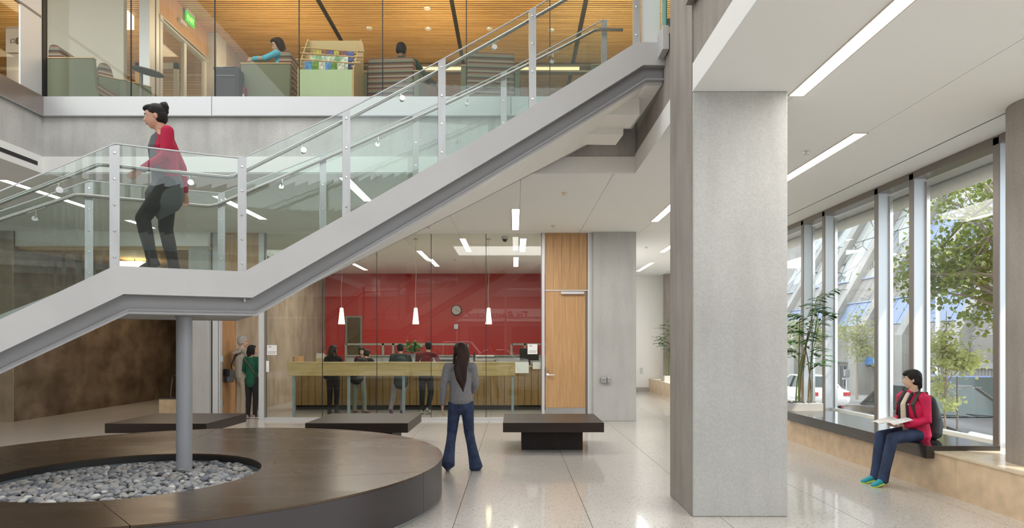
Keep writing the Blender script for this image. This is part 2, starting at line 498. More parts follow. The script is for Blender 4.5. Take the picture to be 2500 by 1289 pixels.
# white metal slab edge in panels, joints every 4.15 m
for a, b in ((-6.58, -4.215), (-4.207, -.06), (-.052, 1.68)):
    box('edge_panel', M['alu'], fa, a, b, BY - .035, BY + .03, 4.80, 5.065)
box('edge_lip', M['beam_gray'], fa, -6.58, 1.68, BY - .045, BY - .035, 4.785, 4.80)
box('edge_panel', mat('brown_metal', (.34, .29, .27), .3, metal=.7, var=.12, scale=2), fa, -6.60, -6.545, -4, BY - .04, 4.80, 5.065)
box('edge_lip', M['beam_gray'], fa, -6.60, -6.54, -4, BY - .04, 4.785, 4.80)
# plaster band under the beams
box('plaster_band', M['white'], fa, -6.57, 1.674, BY - .015, BY + .1, 4.016, 4.235)
box('plaster_band', M['white'], fa, -6.7, -6.57, -4, BY + .1, 4.016, 4.235)
box('plaster_band', M['white'], fa, 1.670, 1.76, -4, 6.35, 4.016, 4.26)
box('plaster_band', M['white'], fa, 1.670, 1.76, 7.27, BY, 4.016, 4.26)
box('slot_diffuser', M['black'], fa, -6.575, -6.566, 4.5, 9.3, 4.085, 4.14)
# steel kerb of the upper floor beside the stair head
cb = struct('trim_3')
box('kerb', M['plate'], cb, 1.60, 1.672, 7.32, 7.62, 4.82, 5.08, bevel=.004)
box('kerb', M['frame_dark'], cb, 1.60, 1.672, -4, 6.34, 4.80, 5.08, bevel=.004)
box('kerb_glass', M['edge_glass'], cb, 1.640, 1.652, 7.335, 7.60, 5.08, 6.15)
box('kerb_clip', M['chrome'], cb, 1.654, 1.70, 7.34, 7.37, 5.082, 5.16)

# ---- pillars
pil = thing('concrete_pillar', 'big square concrete pillar from floor to ceiling right of centre', 'pillar', (2.12, 6.81, 0))
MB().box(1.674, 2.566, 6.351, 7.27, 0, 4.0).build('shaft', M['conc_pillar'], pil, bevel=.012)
box('shaded_side', M['conc_shaded'], pil, 1.668, 1.676, 6.365, 7.262, .004, 8.0)  # thin sheet carrying the pillar side's shade in its colour
MB().box(1.676, 2.5, 6.36, 7.26, 4.0, 8.2).build('upper_shaft', M['conc_shaded'], pil)
pl2 = thing('concrete_pillar', 'broad flat concrete pillar beside the bamboo door', 'pillar', (2.11, 14.7, 0))
MB().box(1.655, 2.565, 14.28, 15.2, 0, 4.0).build('shaft', M['conc_pillar'], pl2, bevel=.01)
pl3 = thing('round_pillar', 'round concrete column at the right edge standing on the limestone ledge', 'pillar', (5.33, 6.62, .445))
MB().lathe([(.425, 0), (.425, 3.56)], (5.33, 6.62, .447), 48).build('shaft', M['conc_shaded'], pl3, smooth=True)
pl4 = thing('round_pillar', 'far round concrete column behind the small potted tree', 'pillar', (5.42, 23.0, 0))
MB().lathe([(.36, 0), (.36, 3.56)], (5.42, 23.0, .447), 32).build('shaft', M['conc_shaded'], pl4, smooth=True)
pl5 = thing('concrete_pillar', 'narrow pale concrete pillar left of the open doorway', 'pillar', (-6.66, 14.5, 0))
MB().box(-6.90, -6.47, 14.28, 14.9, 0, 4.0).build('shaft', M['conc_pillar'], pl5, bevel=.01)
MB().box(-6.465, -6.45, 14.4, 14.6, 0, 4.0).build('reveal', M['black'], pl5)

# ---- walls on the ground floor
w = struct('wall_left')
box('wall_face', M['conc_brown'], w, -10.8, -10.5, 14.16, 22.3, 0, 4.0)
box('wall_face', M['conc_warm'], w, -13, -10.501, 14.14, 14.4, 0, 4.0)
w = struct('wall_back')
box('wall_face', M['conc_brown'], w, -10.5, -6.4, 22.2, 22.4, 0, 4.0)
box('wall_face', M['conc_warm'], w, -6.46, -6.36, 15.4, 22.7, 0, 4.0)
box('wall_face', M['red'], w, -6.36, 1.4, 22.7, 22.9, 0, 4.0)
box('wall_face', M['white'], w, 1.3, 1.65, 14.6, 22.9, 0, 4.0)
box('wall_face', M['white'], w, 1.655, 2.56, 15.2, 23.4, 0, 4.0)
w = struct('wall_right')
box('wall_face', M['white'], w, 2.5, 5.75, 23.4, 23.6, 0, 4.0)
box('skirting', mat('gray_skirting', (.42, .4, .37), .5), w, 2.56, 4.64, 23.385, 23.4, 0, .14)
tag(box('switch_plate', M['alu'], w, 4.33, 4.43, 23.38, 23.40, .62, .82), None)
w = struct('wall_upper')
box('wall_face', mat('beige_wall', (.56, .53, .46), .7), w, -8.1, -6.60, 11.4, 11.5, 5.0, 8.0)
box('wall_face', M['conc_warm'], w, -6.4, -6.12, 14.25, 20, 5.0, 8.0)
box('wall_face', M['slat'], w, -13, 6, 20, 20.2, 5.0, 8.0)
box('wall_face', M['white'], w, 5.7, 5.8, 9.4, 20, 4.2, 8.2)
box('wall_face', M['plywood'], w, -13, -6.4, 15.9, 16.0, 5.0, 8.0)
box('wall_face', M['white'], w, -13, -12.9, -4, 20, 0, 8.2)
box('wall_column', M['conc_beam'], w, -6.36, -6.08, 13.78, 14.24, 5.0, 8.0)
for i in range(46):
    box('wall_slat', M['slat_y'], w, -9.3, -6.42, 15.86, 15.9, 5.1 + i * .062, 5.1 + i * .062 + .045)

# ---- upper ceiling of timber slats
uc = struct('ceiling_upper')
box('ceiling_back', mat('slat_backing', (.035, .018, .007), .95), uc, -13, 6, 9.45, 20, 8.03, 8.3)
sl = MB()
y = 9.6
while y < 19.9:
    for x0, x1 in ((-12.9, -3.68), (-3.59, -1.21), (-1.13, 1.27), (1.36, 5.7)):
        sl.box(x0, x1, y, y + .046, 7.98, 8.03)
    y += .072
sl.build('ceiling_slats', M['slat'], uc, kind='stuff')
for x0, x1 in ((-3.68, -3.59), (-1.21, -1.13), (1.27, 1.36)):
    box('ceiling_slot', M['black'], uc, x0, x1, 9.6, 19.9, 7.985, 8.0)
# soffit slats of the low lounge at the far left
bh = struct('trim_4')
box('bulkhead', M['white'], bh, -10.5, -6.45, 14.2, 14.3, 3.69, 4.0)
box('bulkhead_edge', M['trimwood'], bh, -10.5, -6.45, 14.3, 14.36, 3.62, 3.70)
sl = MB()
for i in range(130):
    sl.box(-10.5, -6.46, 14.37 + i * .06, 14.37 + i * .06 + .042, 3.64, 3.67)
sl.build('soffit_slats', M['slat'], bh, kind='stuff')
box('soffit_back', MATS['slat_backing'], bh, -10.5, -6.46, 14.36, 22.2, 3.68, 3.72)

# ---- upper storefront glass
ug = struct('window_1')
xs = [-6.57] + [(p - 1257) / F * BY for p in (314, 520, 727, 932, 1138, 1343, 1549)] + [2.85]
for a, b in zip(xs[:-1], xs[1:]):
    box('glass_pane', M['upper_glass'], ug, a + .006, b - .006, BY + .055, BY + .067, 5.08, 7.99)
for i, x in enumerate(xs):
    box('glass_joint', M['black'], ug, x - .006, x + .006, BY + .05, BY + .07, 5.08, 7.99)
box('base_channel', M['black'], ug, -6.57, 2.85, BY + .04, BY + .09, 5.062, 5.085)
sg = struct('window_2')
box('corner_post', M['black'], sg, -6.60, -6.565, BY - .02, BY + .05, 5.06, 8.0)
for z0, z1 in ((5.07, 6.155), (6.185, 8.0)):
    box('white_panel', M['alu'], sg, -6.60, -6.575, 8.99, BY - .025, z0, z1)
    for y0, y1 in ((7.4, 8.98), (5.8, 7.39), (4.2, 5.79)):
        box('glass_pane', M['upper_glass'], sg, -6.594, -6.582, y0, y1, z0, z1)
box('mid_rail', M['frame_dark'], sg, -6.605, -6.57, 4.2, BY - .025, 6.155, 6.185)

# ---- ground floor storefront
sf = struct('window_3')
gx = [(p - 1257) / F * GY for p in (650, 787, 920, 1052.5, 1186.5, 1321)]
for a, b in zip(gx[:-1], gx[1:]):
    box('glass_pane', M['store_glass'], sf, a + .004, b - .004, GY, GY + .012, .06, 3.985)
for x in gx[1:-1]:
    box('glass_joint', M['black'], sf, x - .006, x + .006, GY - .004, GY + .016, .06, 3.985)
box('bottom_rail', M['alu'], sf, gx[0] - .1, gx[-1] + .06, GY - .04, GY + .06, 0, .058)
box('side_rail', M['frame_dark'], sf, gx[0] - .03, gx[0], GY - .02, GY + .05, .058, 4.0)
box('side_rail', M['frame_dark'], sf, gx[-1], gx[-1] + .015, GY - .02, GY + .05, .058, 4.0)
box('frame_post', M['alu'], sf, gx[0] - .14, gx[0] - .03, GY - .06, GY + .1, 0, 4.0)
box('frame_post', M['alu'], sf, gx[-1] + .015, gx[-1] + .075, GY - .06, GY + .1, 0, 4.0)
# doorway to the left, door leaf swung inwards
d1 = struct('door_1')
box('frame_post', M['alu'], d1, -6.44, -6.33, GY - .06, GY + .1, 0, 4.0)
box('frame_post', M['frame'], d1, -6.32, -6.30, GY - .02, GY + .1, 0, 4.0)
box('transom_panel', M['bamboo'], d1, -6.30, gx[0] - .14, GY - .02, GY + .03, 2.78, 4.0)
box('door_leaf', M['bamboo'], d1, -6.41, -6.36, GY + .12, GY + .93, .01, 2.74)
box('door_edge', M['black'], d1, -6.36, -6.33, GY + .095, GY + .13, .01, 2.74)
for z in (.3, 1.25, 2.15):
    box('hinge', M['chrome'], d1, -6.33, -6.27, GY + .06, GY + .098, z, z + .12)
# bamboo door to the right
d2 = struct('door_2')
dx0 = gx[-1] + .085; dx1 = (1434 - 1257) / F * GY
box('frame_post', M['alu'], d2, dx1 + .0, dx1 + .115, GY - .06, GY + .1, 0, 4.0)
box('frame_gap', M['black'], d2, dx1 + .115, dx1 + .14, GY - .02, GY + .1, 0, 4.0)
n = 5; wv = (dx1 - dx0 - .01) / n
for i in range(n):
    box('transom_panel', M['bamboo'], d2, dx0 + i * wv, dx0 + (i + 1) * wv - .003, GY - .03 - .002 * (i % 2), GY + .03, 2.785, 3.995)
lf = box('door_leaf', M['bamboo'], d2, dx0 + .005, dx1 - .045, GY - .035, GY + .02, .27, 2.76)
box('door_stop', M['frame_dark'], d2, dx1 - .04, dx1 - .002, GY - .02, GY + .02, 0, 2.77)
box('kick_plate', M['steel'], d2, dx0 + .005, dx1 - .045, GY - .042, GY + .02, .01, .268)
box('head_rail', M['alu'], d2, dx0, dx1, GY - .05, GY + .03, 2.762, 2.783)
MB().lathe([(.028, 0), (.028, .012), (.018, .03)], (0, 0, 0), 20).build('door_lock', M['chrome'], d2, smooth=True)
o = bpy.data.objects['door_lock']; o.rotation_euler = (R(90), 0, 0); o.location = (.695, GY - .036, 1.08)
hm = MB().lathe([(.032, 0), (.032, .012), (.014, .02), (.012, .05)], (0, 0, 0), 20).tube([(0, 0, .05), (.03, 0, .055), (.15, 0, .055)], .011, 10).build('door_handle', M['chrome'], d2, smooth=True)
hm.rotation_euler = (R(90), 0, 0); hm.location = (.695, GY - .036, .97)
box('door_closer', M['alu'], d2, (1369 - 1257) / F * GY, (1425 - 1257) / F * GY, GY - .11, GY - .036, 2.69, 2.745, bevel=.005)

# ---- window wall on the right with limestone ledge
lg = struct('trim_5')
ys = [-4, -1.6, .8, 3.2, 5.3, 7.12, 8.55, 10.0, 12.4, 14.8, 17.2, 19.6, 23.38]
for a, b in zip(ys[:-1], ys[1:]):
    box('stone_front', M['stone'], lg, 4.64, 4.68, a + .002, b - .002, 0, .425)
    box('stone_cap', M['stone_top'], lg, 4.63, 5.75, a + .002, b - .002, .425, .4455)
box('ledge_core', M['stone'], lg, 4.68, 5.9, -4, 23.38, -.9, .424)
ww = struct('window_4')
mu = [-2.5, -.8, .1, 1.85, 2.75, 4.5, 5.4, 7.66, 9.31, 10.22, 11.97, 12.86, 14.6, 15.5, 17.25, 18.15, 19.9, 21.6, 23.3]
for yv in mu:
    box('mullion', M['frame'], ww, 5.50, 5.66, yv, yv + .095, .446, 3.98)
    box('mullion_shade_edge', M['frame_dark'], ww, 5.485, 5.50, yv, yv + .095, .446, 3.98)  # dark strip puts shade on the fin's room-facing edge
    box('mullion_nose', M['chrome'], ww, 5.655, 5.70, yv - .035, yv - .002, .446, 3.86)
box('head_rail', M['frame_dark'], ww, 5.485, 5.70, -4, 23.4, 3.90, 4.0)
box('sill_rail', M['frame'], ww, 5.60, 5.70, -4, 23.4, .446, .50)
for a, b in zip(mu[:-1], mu[1:]):
    box('glass_pane', M['win_glass'], ww, 5.672, 5.684, a + .1, b - .04, .5, 3.88)
ca = struct('trim_6')
box('canopy', M['alu'], ca, 5.7, 6.45, -4, 24, 4.05, 4.2)
MB().tube([(6.45, -4, 3.97), (6.45, 24, 3.97)], .10, 20).build('canopy_tube', M['white'], ca, smooth=True)

# ---- upper lounge door screen on the left wall of the reading room
d3 = struct('door_3')
box('frame_post', M['alu'], d3, -6.42, -6.24, 11.55, 11.72, 5.0, 8.0)
box('frame_gap', M['black'], d3, -6.40, -6.25, 11.722, 11.78, 5.0, 8.0)
box('frame_post', M['frame'], d3, -6.32, -6.26, 11.78, 11.9, 5.0, 8.0)
box('header_panel', M['bamboo'], d3, -6.34, -6.27, 11.92, 13.77, 7.45, 7.99)
box('head_rail', M['alu'], d3, -6.36, -6.24, 11.9, 13.77, 7.36, 7.44)
MB().tube([(-6.235, 12.0, 7.40), (-6.235, 13.7, 7.40)], .022, 12).build('track_rail', M['chrome'], d3, smooth=True)
for y0 in (11.95, 12.82, 13.66):
    box('stile', M['alu'], d3, -6.33, -6.27, y0, y0 + .09, 5.0, 7.36)
for y0, y1 in ((12.04, 12.82), (12.91, 13.66)):
    box('glass_pane', M['upper_glass'], d3, -6.305, -6.295, y0, y1, 5.1, 7.36)
    box('bottom_rail', M['alu'], d3, -6.33, -6.27, y0, y1, 5.0, 5.12)
# open leaf seen beyond the screen
box('open_leaf_stile', M['trimwood'], d3, -7.25, -7.15, 12.9, 12.96, 5.0, 7.0)
box('open_leaf_stile', M['alu'], d3, -6.52, -6.44, 12.9, 12.96, 5.0, 7.0)
box('open_leaf_rail', M['alu'], d3, -7.25, -6.44, 12.9, 12.96, 6.88, 7.0)
box('open_leaf_glass', M['upper_glass'], d3, -7.15, -6.52, 12.925, 12.935, 5.1, 6.88)
box('wall_alarm', M['alu'], d3, -6.27, -6.20, 12.55, 12.78, 7.62, 7.68, bevel=.004)

# ---- ceiling lights
def strip(x0, x1, y0, y1, label, z=CZ, group='recessed strip lights', power=None):
    t = thing('strip_light', label, 'ceiling light', ((x0 + x1) / 2, (y0 + y1) / 2, z), group=group)
    f = MB()
    e = .012
    f.box(x0 - e, x1 + e, y0 - e, y0, z - .008, z + .01).box(x0 - e, x1 + e, y1, y1 + e, z - .008, z + .01)
    f.box(x0 - e, x0, y0, y1, z - .008, z + .01).box(x1, x1 + e, y0, y1, z - .008, z + .01)
    f.build('light_frame', mat('light_frame', (.62, .55, .48), .5), t)
    box('diffuser', M['glow'], t, x0, x1, y0, y1, z - .005, z + .004)
    return t
strip(2.62, 2.755, 3.6, 6.45, 'long strip light nearest the camera at the upper right, left of the window slot')
strip(3.82, 3.965, 7.61, 10.2, 'strip light right of the big pillar, over the black window bench')
strip(2.63, 2.765, 11.4, 13.05, 'strip light just left of the big pillar, high up')
strip(3.72, 3.85, 15.2, 17.4, 'strip light at the left edge of the big pillar, second from the top')
strip(3.93, 4.05, 19.6, 21.9, 'farthest strip light over the white corridor by the flat pillar')
strip(-.05, .08, 11.86, 14.0, 'strip light in the middle of the lobby ceiling in front of the glass')
strip(-2.50, -2.36, 9.62, 11.2, 'strip light behind the stair glass, right of the second far post')
strip(-4.84, -4.70, 10.8, 12.83, 'strip light behind the stair landing, above the timber transom')
for i, (a, b) in enumerate(((6.4, 8.2), (8.25, 9.6), (9.75, 11.75), (12.9, 13.8))):
    strip(-7.46, -7.33, a, b, ['strip light at the far left, first piece cut by the photo edge', 'strip light at the far left, short second piece below the slot', 'strip light at the far left, long piece ending at the stair post', 'small strip light at the left edge behind the lower handrail'][i])
strip(-1.24, -1.11, 15.16, 17.3, 'strip light inside the office above the wall clock')
strip(.12, .26, 15.16, 17.3, 'strip light inside the office near the right end of the glass')
strip(-.04, .10, 18.4, 20.6, 'small far strip light in the office above the right pendant')
strip(-2.50, -2.37, 17.15, 18.8, 'strip light in the office above the middle pendant, nearer piece')
strip(-2.42, -2.29, 18.8, 20.56, 'strip light in the office above the middle pendant, farther piece')
strip(-4.82, -4.69, 19.25, 21.6, 'strip light in the office above the left pendant')
# daylight tubes do most of the work; area lights added indoors to boost the fixtures
area_light('office_lamp', (-1.2, 17.4, 3.93), (2.2, 2.2), 70)
area_light('office_lamp', (-4.0, 18.8, 3.93), (2.2, 2.2), 70)
area_light('atrium_fill', (-2.6, 6.9, 9.1), (7.5, 3.6), 250, (.96, .98, 1))  # unseen fill light added above the stair opening
area_light('lobby_lamp', (-.2, 12.2, 3.93), (2.5, 1.6), 70)
area_light('lobby_lamp', (-5.2, 11.6, 3.93), (2.5, 1.6), 60)
area_light('window_aisle_lamp', (3.3, 10.5, 3.93), (1.0, 4), 60)
area_light('window_aisle_lamp', (3.3, 18.5, 3.93), (1.0, 4), 70)
area_light('window_aisle_lamp', (3.2, 4.5, 3.93), (1.0, 3), 45)
area_light('lounge_lamp', (-8.6, 17.2, 3.6), (1.5, 2.5), 45, (1, .82, .58))
for x in (-4.5, -1.5, 1.5, 4.2):
    area_light('reading_room_fill', (x, 12.6, 6.4), (.8, .8), 45, (1, .76, .45), rot=(R(180), 0, 0))  # unseen uplights and ceiling fills added to light the upper room warm
    area_light('reading_room_fill', (x, 13.5, 7.9), (1.5, 2.5), 42, (1, .80, .55))
area_light('reading_room_fill', (-8.6, 12.6, 6.4), (.8, .8), 45, (1, .76, .45), rot=(R(180), 0, 0))
area_light('reading_room_fill', (-8.6, 13.4, 7.9), (1.5, 2), 34, (1, .8, .5))
# ================================================================== STAIR
SC = Vector((1.745, -3.43))     # centre of the curved stair
RF, RB = 11.00, 12.77           # radii of front and back balustrade
K = RF * PI / 180               # arc metres per degree at the front
A0, A1, A2, A3, A4 = 139.0, 119.35, 113.62, 92.0, 90.35
ZL, ZT = 2.337, 5.0
path = [(A0, ZL - (A0 - A1) * K * .605), (A1, ZL), (A2, ZL), (A3, ZT), (A4, ZT)]
def SP(r, ang, z):
    # the outer curve is struck from a slightly shifted centre
    a = R(ang + max(0, min(1.2, (r - RF) / (RB - RF))) * (.3 + .5 * max(0, ang - 92) / 21.7 + .35 * max(0, min(ang, 119.4) - 113.7) / 5.6)); return (SC.x + r * math.cos(a), SC.y + r * math.sin(a), z)
def zpath(ang, off=((0, 0),)):
    for (a, z), (b, y) in zip(path[:-1], path[1:]):
        if b <= ang <= a: return z + (y - z) * (a - ang) / (a - b)
    return path[0][1] if ang > A0 else ZT
def offset_path(d):
    """path moved perpendicular downwards by d (mitred), in arc metres"""
    P = [Vector((-(a - A0) * K, z)) for a, z in path]
    out = []
    for i, p in enumerate(P):
        ns = []
        if i > 0: t = (p - P[i - 1]).normalized(); ns.append(Vector((t.y, -t.x)))
        if i < len(P) - 1: t = (P[i + 1] - p).normalized(); ns.append(Vector((t.y, -t.x)))
        nn = sum(ns, Vector((0, 0))); nn.normalize()
        out.append(p + nn * (d / nn.dot(ns[0])))
    if path[-1]: out[-1].x = P[-1].x
    out[0].x = P[0].x
    return out
def sweep(name, prof, m, parent, step=.25, smooth=False, a_lo=None, label=None):
    """prof: list of (radius, offset below the stringer top), closed"""
    offs = {d: offset_path(d) for _, d in prof}
    mb = MB(); rings = []
    for i in range(len(path) - 1):
        L = (path[i][0] - path[i + 1][0]) * K; nn = max(2, int(L / step))
        for k in range(nn + (1 if i == len(path) - 2 else 0)):
            rings.append((i, k / nn))
    n = len(prof); vs = []; fs = []
    for i, t in rings:
        for r, d in prof:
            q = offs[d][i].lerp(offs[d][i + 1], t)
            vs.append(SP(r, A0 - q.x / K, max(.001, q.y)))
    for j in range(len(rings) - 1):
        for k in range(n):
            a = j * n + k; b = j * n + (k + 1) % n; fs.append((a, b, b + n, a + n))
    fs.append(tuple(range(n))); fs.append(tuple(range((len(rings) - 1) * n, len(rings) * n))[::-1])
    mb.add(vs, fs)
    return mb.build(name, m, parent, smooth=smooth, label=label)
def rect(r0, r1, d0, d1):
    return [(r0, d0), (r1, d0), (r1, d1), (r0, d1)]
stair = thing('staircase', 'curved steel and glass staircase with a mid landing rising left to right', 'staircase', (-3.4, 7.0, 0))
sweep('stringer_plate', rect(RF - .01, RF + .03, 0, .255), M['plate'], stair, label='pale steel stringer plate')
sweep('stringer_plate', rect(RB + .03, RB + .07, 0, .255), M['plate'], stair, label='pale steel stringer plate')
# C-section carrying beams below the plates
for r0, sgn in ((RF + .03, 1), (RB + .03, -1)):
    sweep('channel_beam', [(r0, .255), (r0, .262), (r0 + .06 * sgn, .262), (r0 + .06 * sgn, .385), (r0, .385), (r0, .405), (r0 + .09 * sgn, .405), (r0 + .09 * sgn, .255)], M['beam_gray'], stair)
sweep('soffit', rect(RF + .13, RB - .07, .40, .425), M['white'], stair, label='white soffit')
sweep('soffit_edge', rect(RF + .09, RF + .13, .405, .43), M['alu'], stair)
sweep('soffit_edge', rect(RB - .07, RB - .03, .405, .43), M['beam_gray'], stair)
# treads
def wedge(a, b, z0, z1, r0=RF + .03, r1=RB + .03):
    mb = MB(); am = (a + b) / 2
    p = [SP(r0, a, 0)[:2], SP(r0, am, 0)[:2], SP(r0, b, 0)[:2], SP(r1, b, 0)[:2], SP(r1, am, 0)[:2], SP(r1, a, 0)[:2]]
    return mb.prism(p, 'z', z0, z1)
M['tread'] = mat('precast_tread', (.55, .53, .49), .5, var=.1, scale=30)
nst = 15
for i in range(nst):
    a = A2 - (A2 - A3) * i / nst; b = A2 - (A2 - A3) * (i + 1) / nst
    zt = ZL - .075 + (ZT - ZL) * i / nst
    wedge(a + .05, b, zt - .05, zt).build('tread', M['tread'], stair)
    wedge(a, a - .08, zt - .22, zt - .05).build('riser', M['tread'], stair)
nst = 13
for i in range(nst):
    a = A1 + (A0 - A1) * i / nst; b = A1 + (A0 - A1) * (i + 1) / nst
    zt = ZL - .06 - (ZL - path[0][1]) * (i + 1) / nst
    if zt < .04: continue
    wedge(b, a - .05, zt - .05, zt).build('tread', M['tread'], stair)
    wedge(a + .08, a, zt, zt + .13).build('riser', M['tread'], stair)
for k in range(2):
    wedge(A1 - k * (A1 - A2) / 2, A1 - (k + 1) * (A1 - A2) / 2, ZL - .14, ZL - .06).build('landing_slab', M['tread'], stair)
wedge(A3, A4, ZT - .14, ZT - .01, RF + .03, RB + .03).build('landing_slab', M['tread'], stair)
# folded soffit boxes at the head of the stair
for (a, b, r0, r1, z0, z1) in ((93.2, 91.2, 11.5, 12.0, 4.36, 4.60), (93.8, 91.6, 12.0, 12.45, 4.28, 4.5)):
    wedge(a, b, z0, z1, r0, r1).build('soffit_fold', M['white'], stair)
# balustrades
POST = [139.5, 134.6, 129.6, 124.5, 119.35, 113.72, 108.5, 103.3, 98.1, 92.0]
def hz(ang):
    return 1.12 if 113 < ang < 119.6 or ang < 92.2 else 1.085
def ztop(ang):
    # straight between posts, like the glass edge
    for a, b in zip(POST[:-1], POST[1:]):
        if b <= ang <= a:
            za = zpath(a) + hz(a); zb = zpath(b) + hz(b); return za + (zb - za) * (a - ang) / (a - b)
    return zpath(ang) + hz(ang)
bolt = MB().lathe([(.013, 0), (.013, .004), (.009, .008), (.0, .008)], (0, 0, 0), 12).mesh('bolt'); bolt.materials.append(M['chrome'])
def tang_mat(r, ang, z, dr=0):
    p = Vector(SP(r, ang, z)); a = math.atan2(p.y - SC.y, p.x - SC.x)
    rad = Vector((math.cos(a), math.sin(a), 0)); tn = Vector((math.sin(a), -math.cos(a), 0))
    return p, rad, tn
for side, r in (('front', RF), ('back', RB)):
    for pi_, a in enumerate(POST):
        p, rad, tn = tang_mat(r + .005, a, 0)
        hw, ht = .040, .010
        z0, z1 = zpath(a) - .12, ztop(a) - .012
        if z1 < .9: continue
        z0 = max(z0, 0.0)
        sh = .02
        c = [p - tn * hw - rad * ht, p + tn * hw - rad * ht, p + tn * hw + rad * ht, p - tn * hw + rad * ht]
        top = []
        for q, s_ in zip(c, (-1, 1, 1, -1)):
            zz = ztop(a - s_ * .2) - .014
            top.append((q.x, q.y, zz))
        off = LOC[stair.name]
        po = MB().hexa([(q.x, q.y, z0) for q in c] + top).build('post', M['steel'], stair)
        nb = 5 if abs(a - 119.35) < 1 or abs(a - 113.7) < 1 else 4
        for j in range(nb):
            zz = zpath(a) + .08 + (ztop(a) - zpath(a) - .17) * j / (nb - 1)
            q = p - rad * (ht + .001); q.z = zz
            rot = (-rad).to_track_quat('Z', 'Y').to_matrix().to_4x4()
            put('bolt', bolt, po, matrix=Matrix.Translation(q - off) @ rot)
    for a, b in zip(POST[:-1], POST[1:]):
        if ztop(a) < .9: continue
        n = 8; vs = []; fs = []; cap = []
        for k in range(n + 1):
            g = a - .0 + (b - a) * k / n
            if k == 0: g -= .22 * 0
            zb = zpath(g) - .03; zt_ = ztop(g)
            for rr in (r + .018, r + .031):
                for zz in (max(.05, zb), zt_ - .004): vs.append(SP(rr, g, zz))
            cap.append(g)
        # keep corners of the path inside a pane
        for k in range(n):
            o4 = 4 * k
            fs += [(o4, o4 + 4, o4 + 5, o4 + 1), (o4 + 2, o4 + 3, o4 + 7, o4 + 6), (o4 + 1, o4 + 5, o4 + 7, o4 + 3), (o4, o4 + 2, o4 + 6, o4 + 4)]
        fs += [(0, 1, 3, 2), (4 * n, 4 * n + 2, 4 * n + 3, 4 * n + 1)]
        pane = MB().add(vs, fs).build('glass_panel', M['guard_glass'], stair)
        cv = []; cf = []
        for k, g in enumerate(cap):
            zt_ = ztop(g)
            cv += [SP(r + .012, g, zt_ - .006), SP(r + .037, g, zt_ - .006), SP(r + .037, g, zt_ + .006), SP(r + .012, g, zt_ + .006)]
        for k in range(n):
            for e in range(4): cf.append((4 * k + e, 4 * k + (e + 1) % 4, 4 * k + 4 + (e + 1) % 4, 4 * k + 4 + e))
        cf += [(0, 1, 2, 3), (4 * n + 3, 4 * n + 2, 4 * n + 1, 4 * n)]
        MB().add(cv, cf).build('top_edge', M['alu'], pane)
    # end glass pane at the stair head, its white reflection painted opaque
    if side == 'front':
        vs = [SP(r + .02, A3 - .3, ZT - .01), SP(r + .02, A4 + .25, ZT - .01), SP(r + .035, A4 + .25, ZT - .01), SP(r + .035, A3 - .3, ZT - .01)]
        vs += [(x, y_, ZT + 1.1) for x, y_, _ in vs]
        MB().hexa(vs).build('end_panel', M['white'], stair, label='end glass panel with its white reflection painted on')
    # handrail on the inner face with brackets
    rh = r + .10 if side == 'front' else r - .07
    def hr(g):
        g2 = g + (.0)
        return zpath(g2 - .55) + .935
    pts = []
    g = A0 - 4.0
    while g > A4 + .3:
        pts.append(SP(rh, g, hr(g))); g -= .35
    MB().tube(pts, .0205, 12).build('handrail', M['rail'], stair, smooth=True)
    for a, b in zip(POST[:-1], POST[1:]):
        if b > 132: continue
        g = b + (a - b) * .42 if b > 92.1 else b + (a - b) * .52
        zz = hr(g)
        p, rad, tn = tang_mat(r + .015, g, zz - .105)
        rot = (-rad if side == 'front' else rad)
        br = MB()
        q0 = Vector(SP(r + .02, g, zz - .105)); q1 = Vector(SP(rh, g, zz - .075)); q2 = Vector(SP(rh, g, zz - .02))
        br.tube([q0, q1, q2], .007, 8)
        pl = [Vector(SP(rh, g + .35, hr(g + .35) - .022)), Vector(SP(rh, g - .35, hr(g - .35) - .022))]
        br.tube(pl, .007, 6)
        bb = br.build('bracket', M['chrome'], stair, smooth=True)
        d = MB().tube([q0 - rad * .022, q0 + rad * .03], .028, 20).build('bracket_disc', M['chrome'], bb, smooth=True)
# round column under the landing
cx, cyy = -3.385, 6.92
MB().lathe([(.076, 0), (.076, 1.66)], (cx, cyy, .26), 32).build('support_column', M['column_gray'], stair, smooth=True)
MB().lathe([(.085, 0), (.085, .02)], (cx, cyy, 1.895), 24).build('column_collar', M['beam_gray'], stair, smooth=True)
box('bearing_plate', M['beam_gray'], stair, cx - .16, cx + .16, cyy - .05, cyy + .05, 1.915, 1.93)

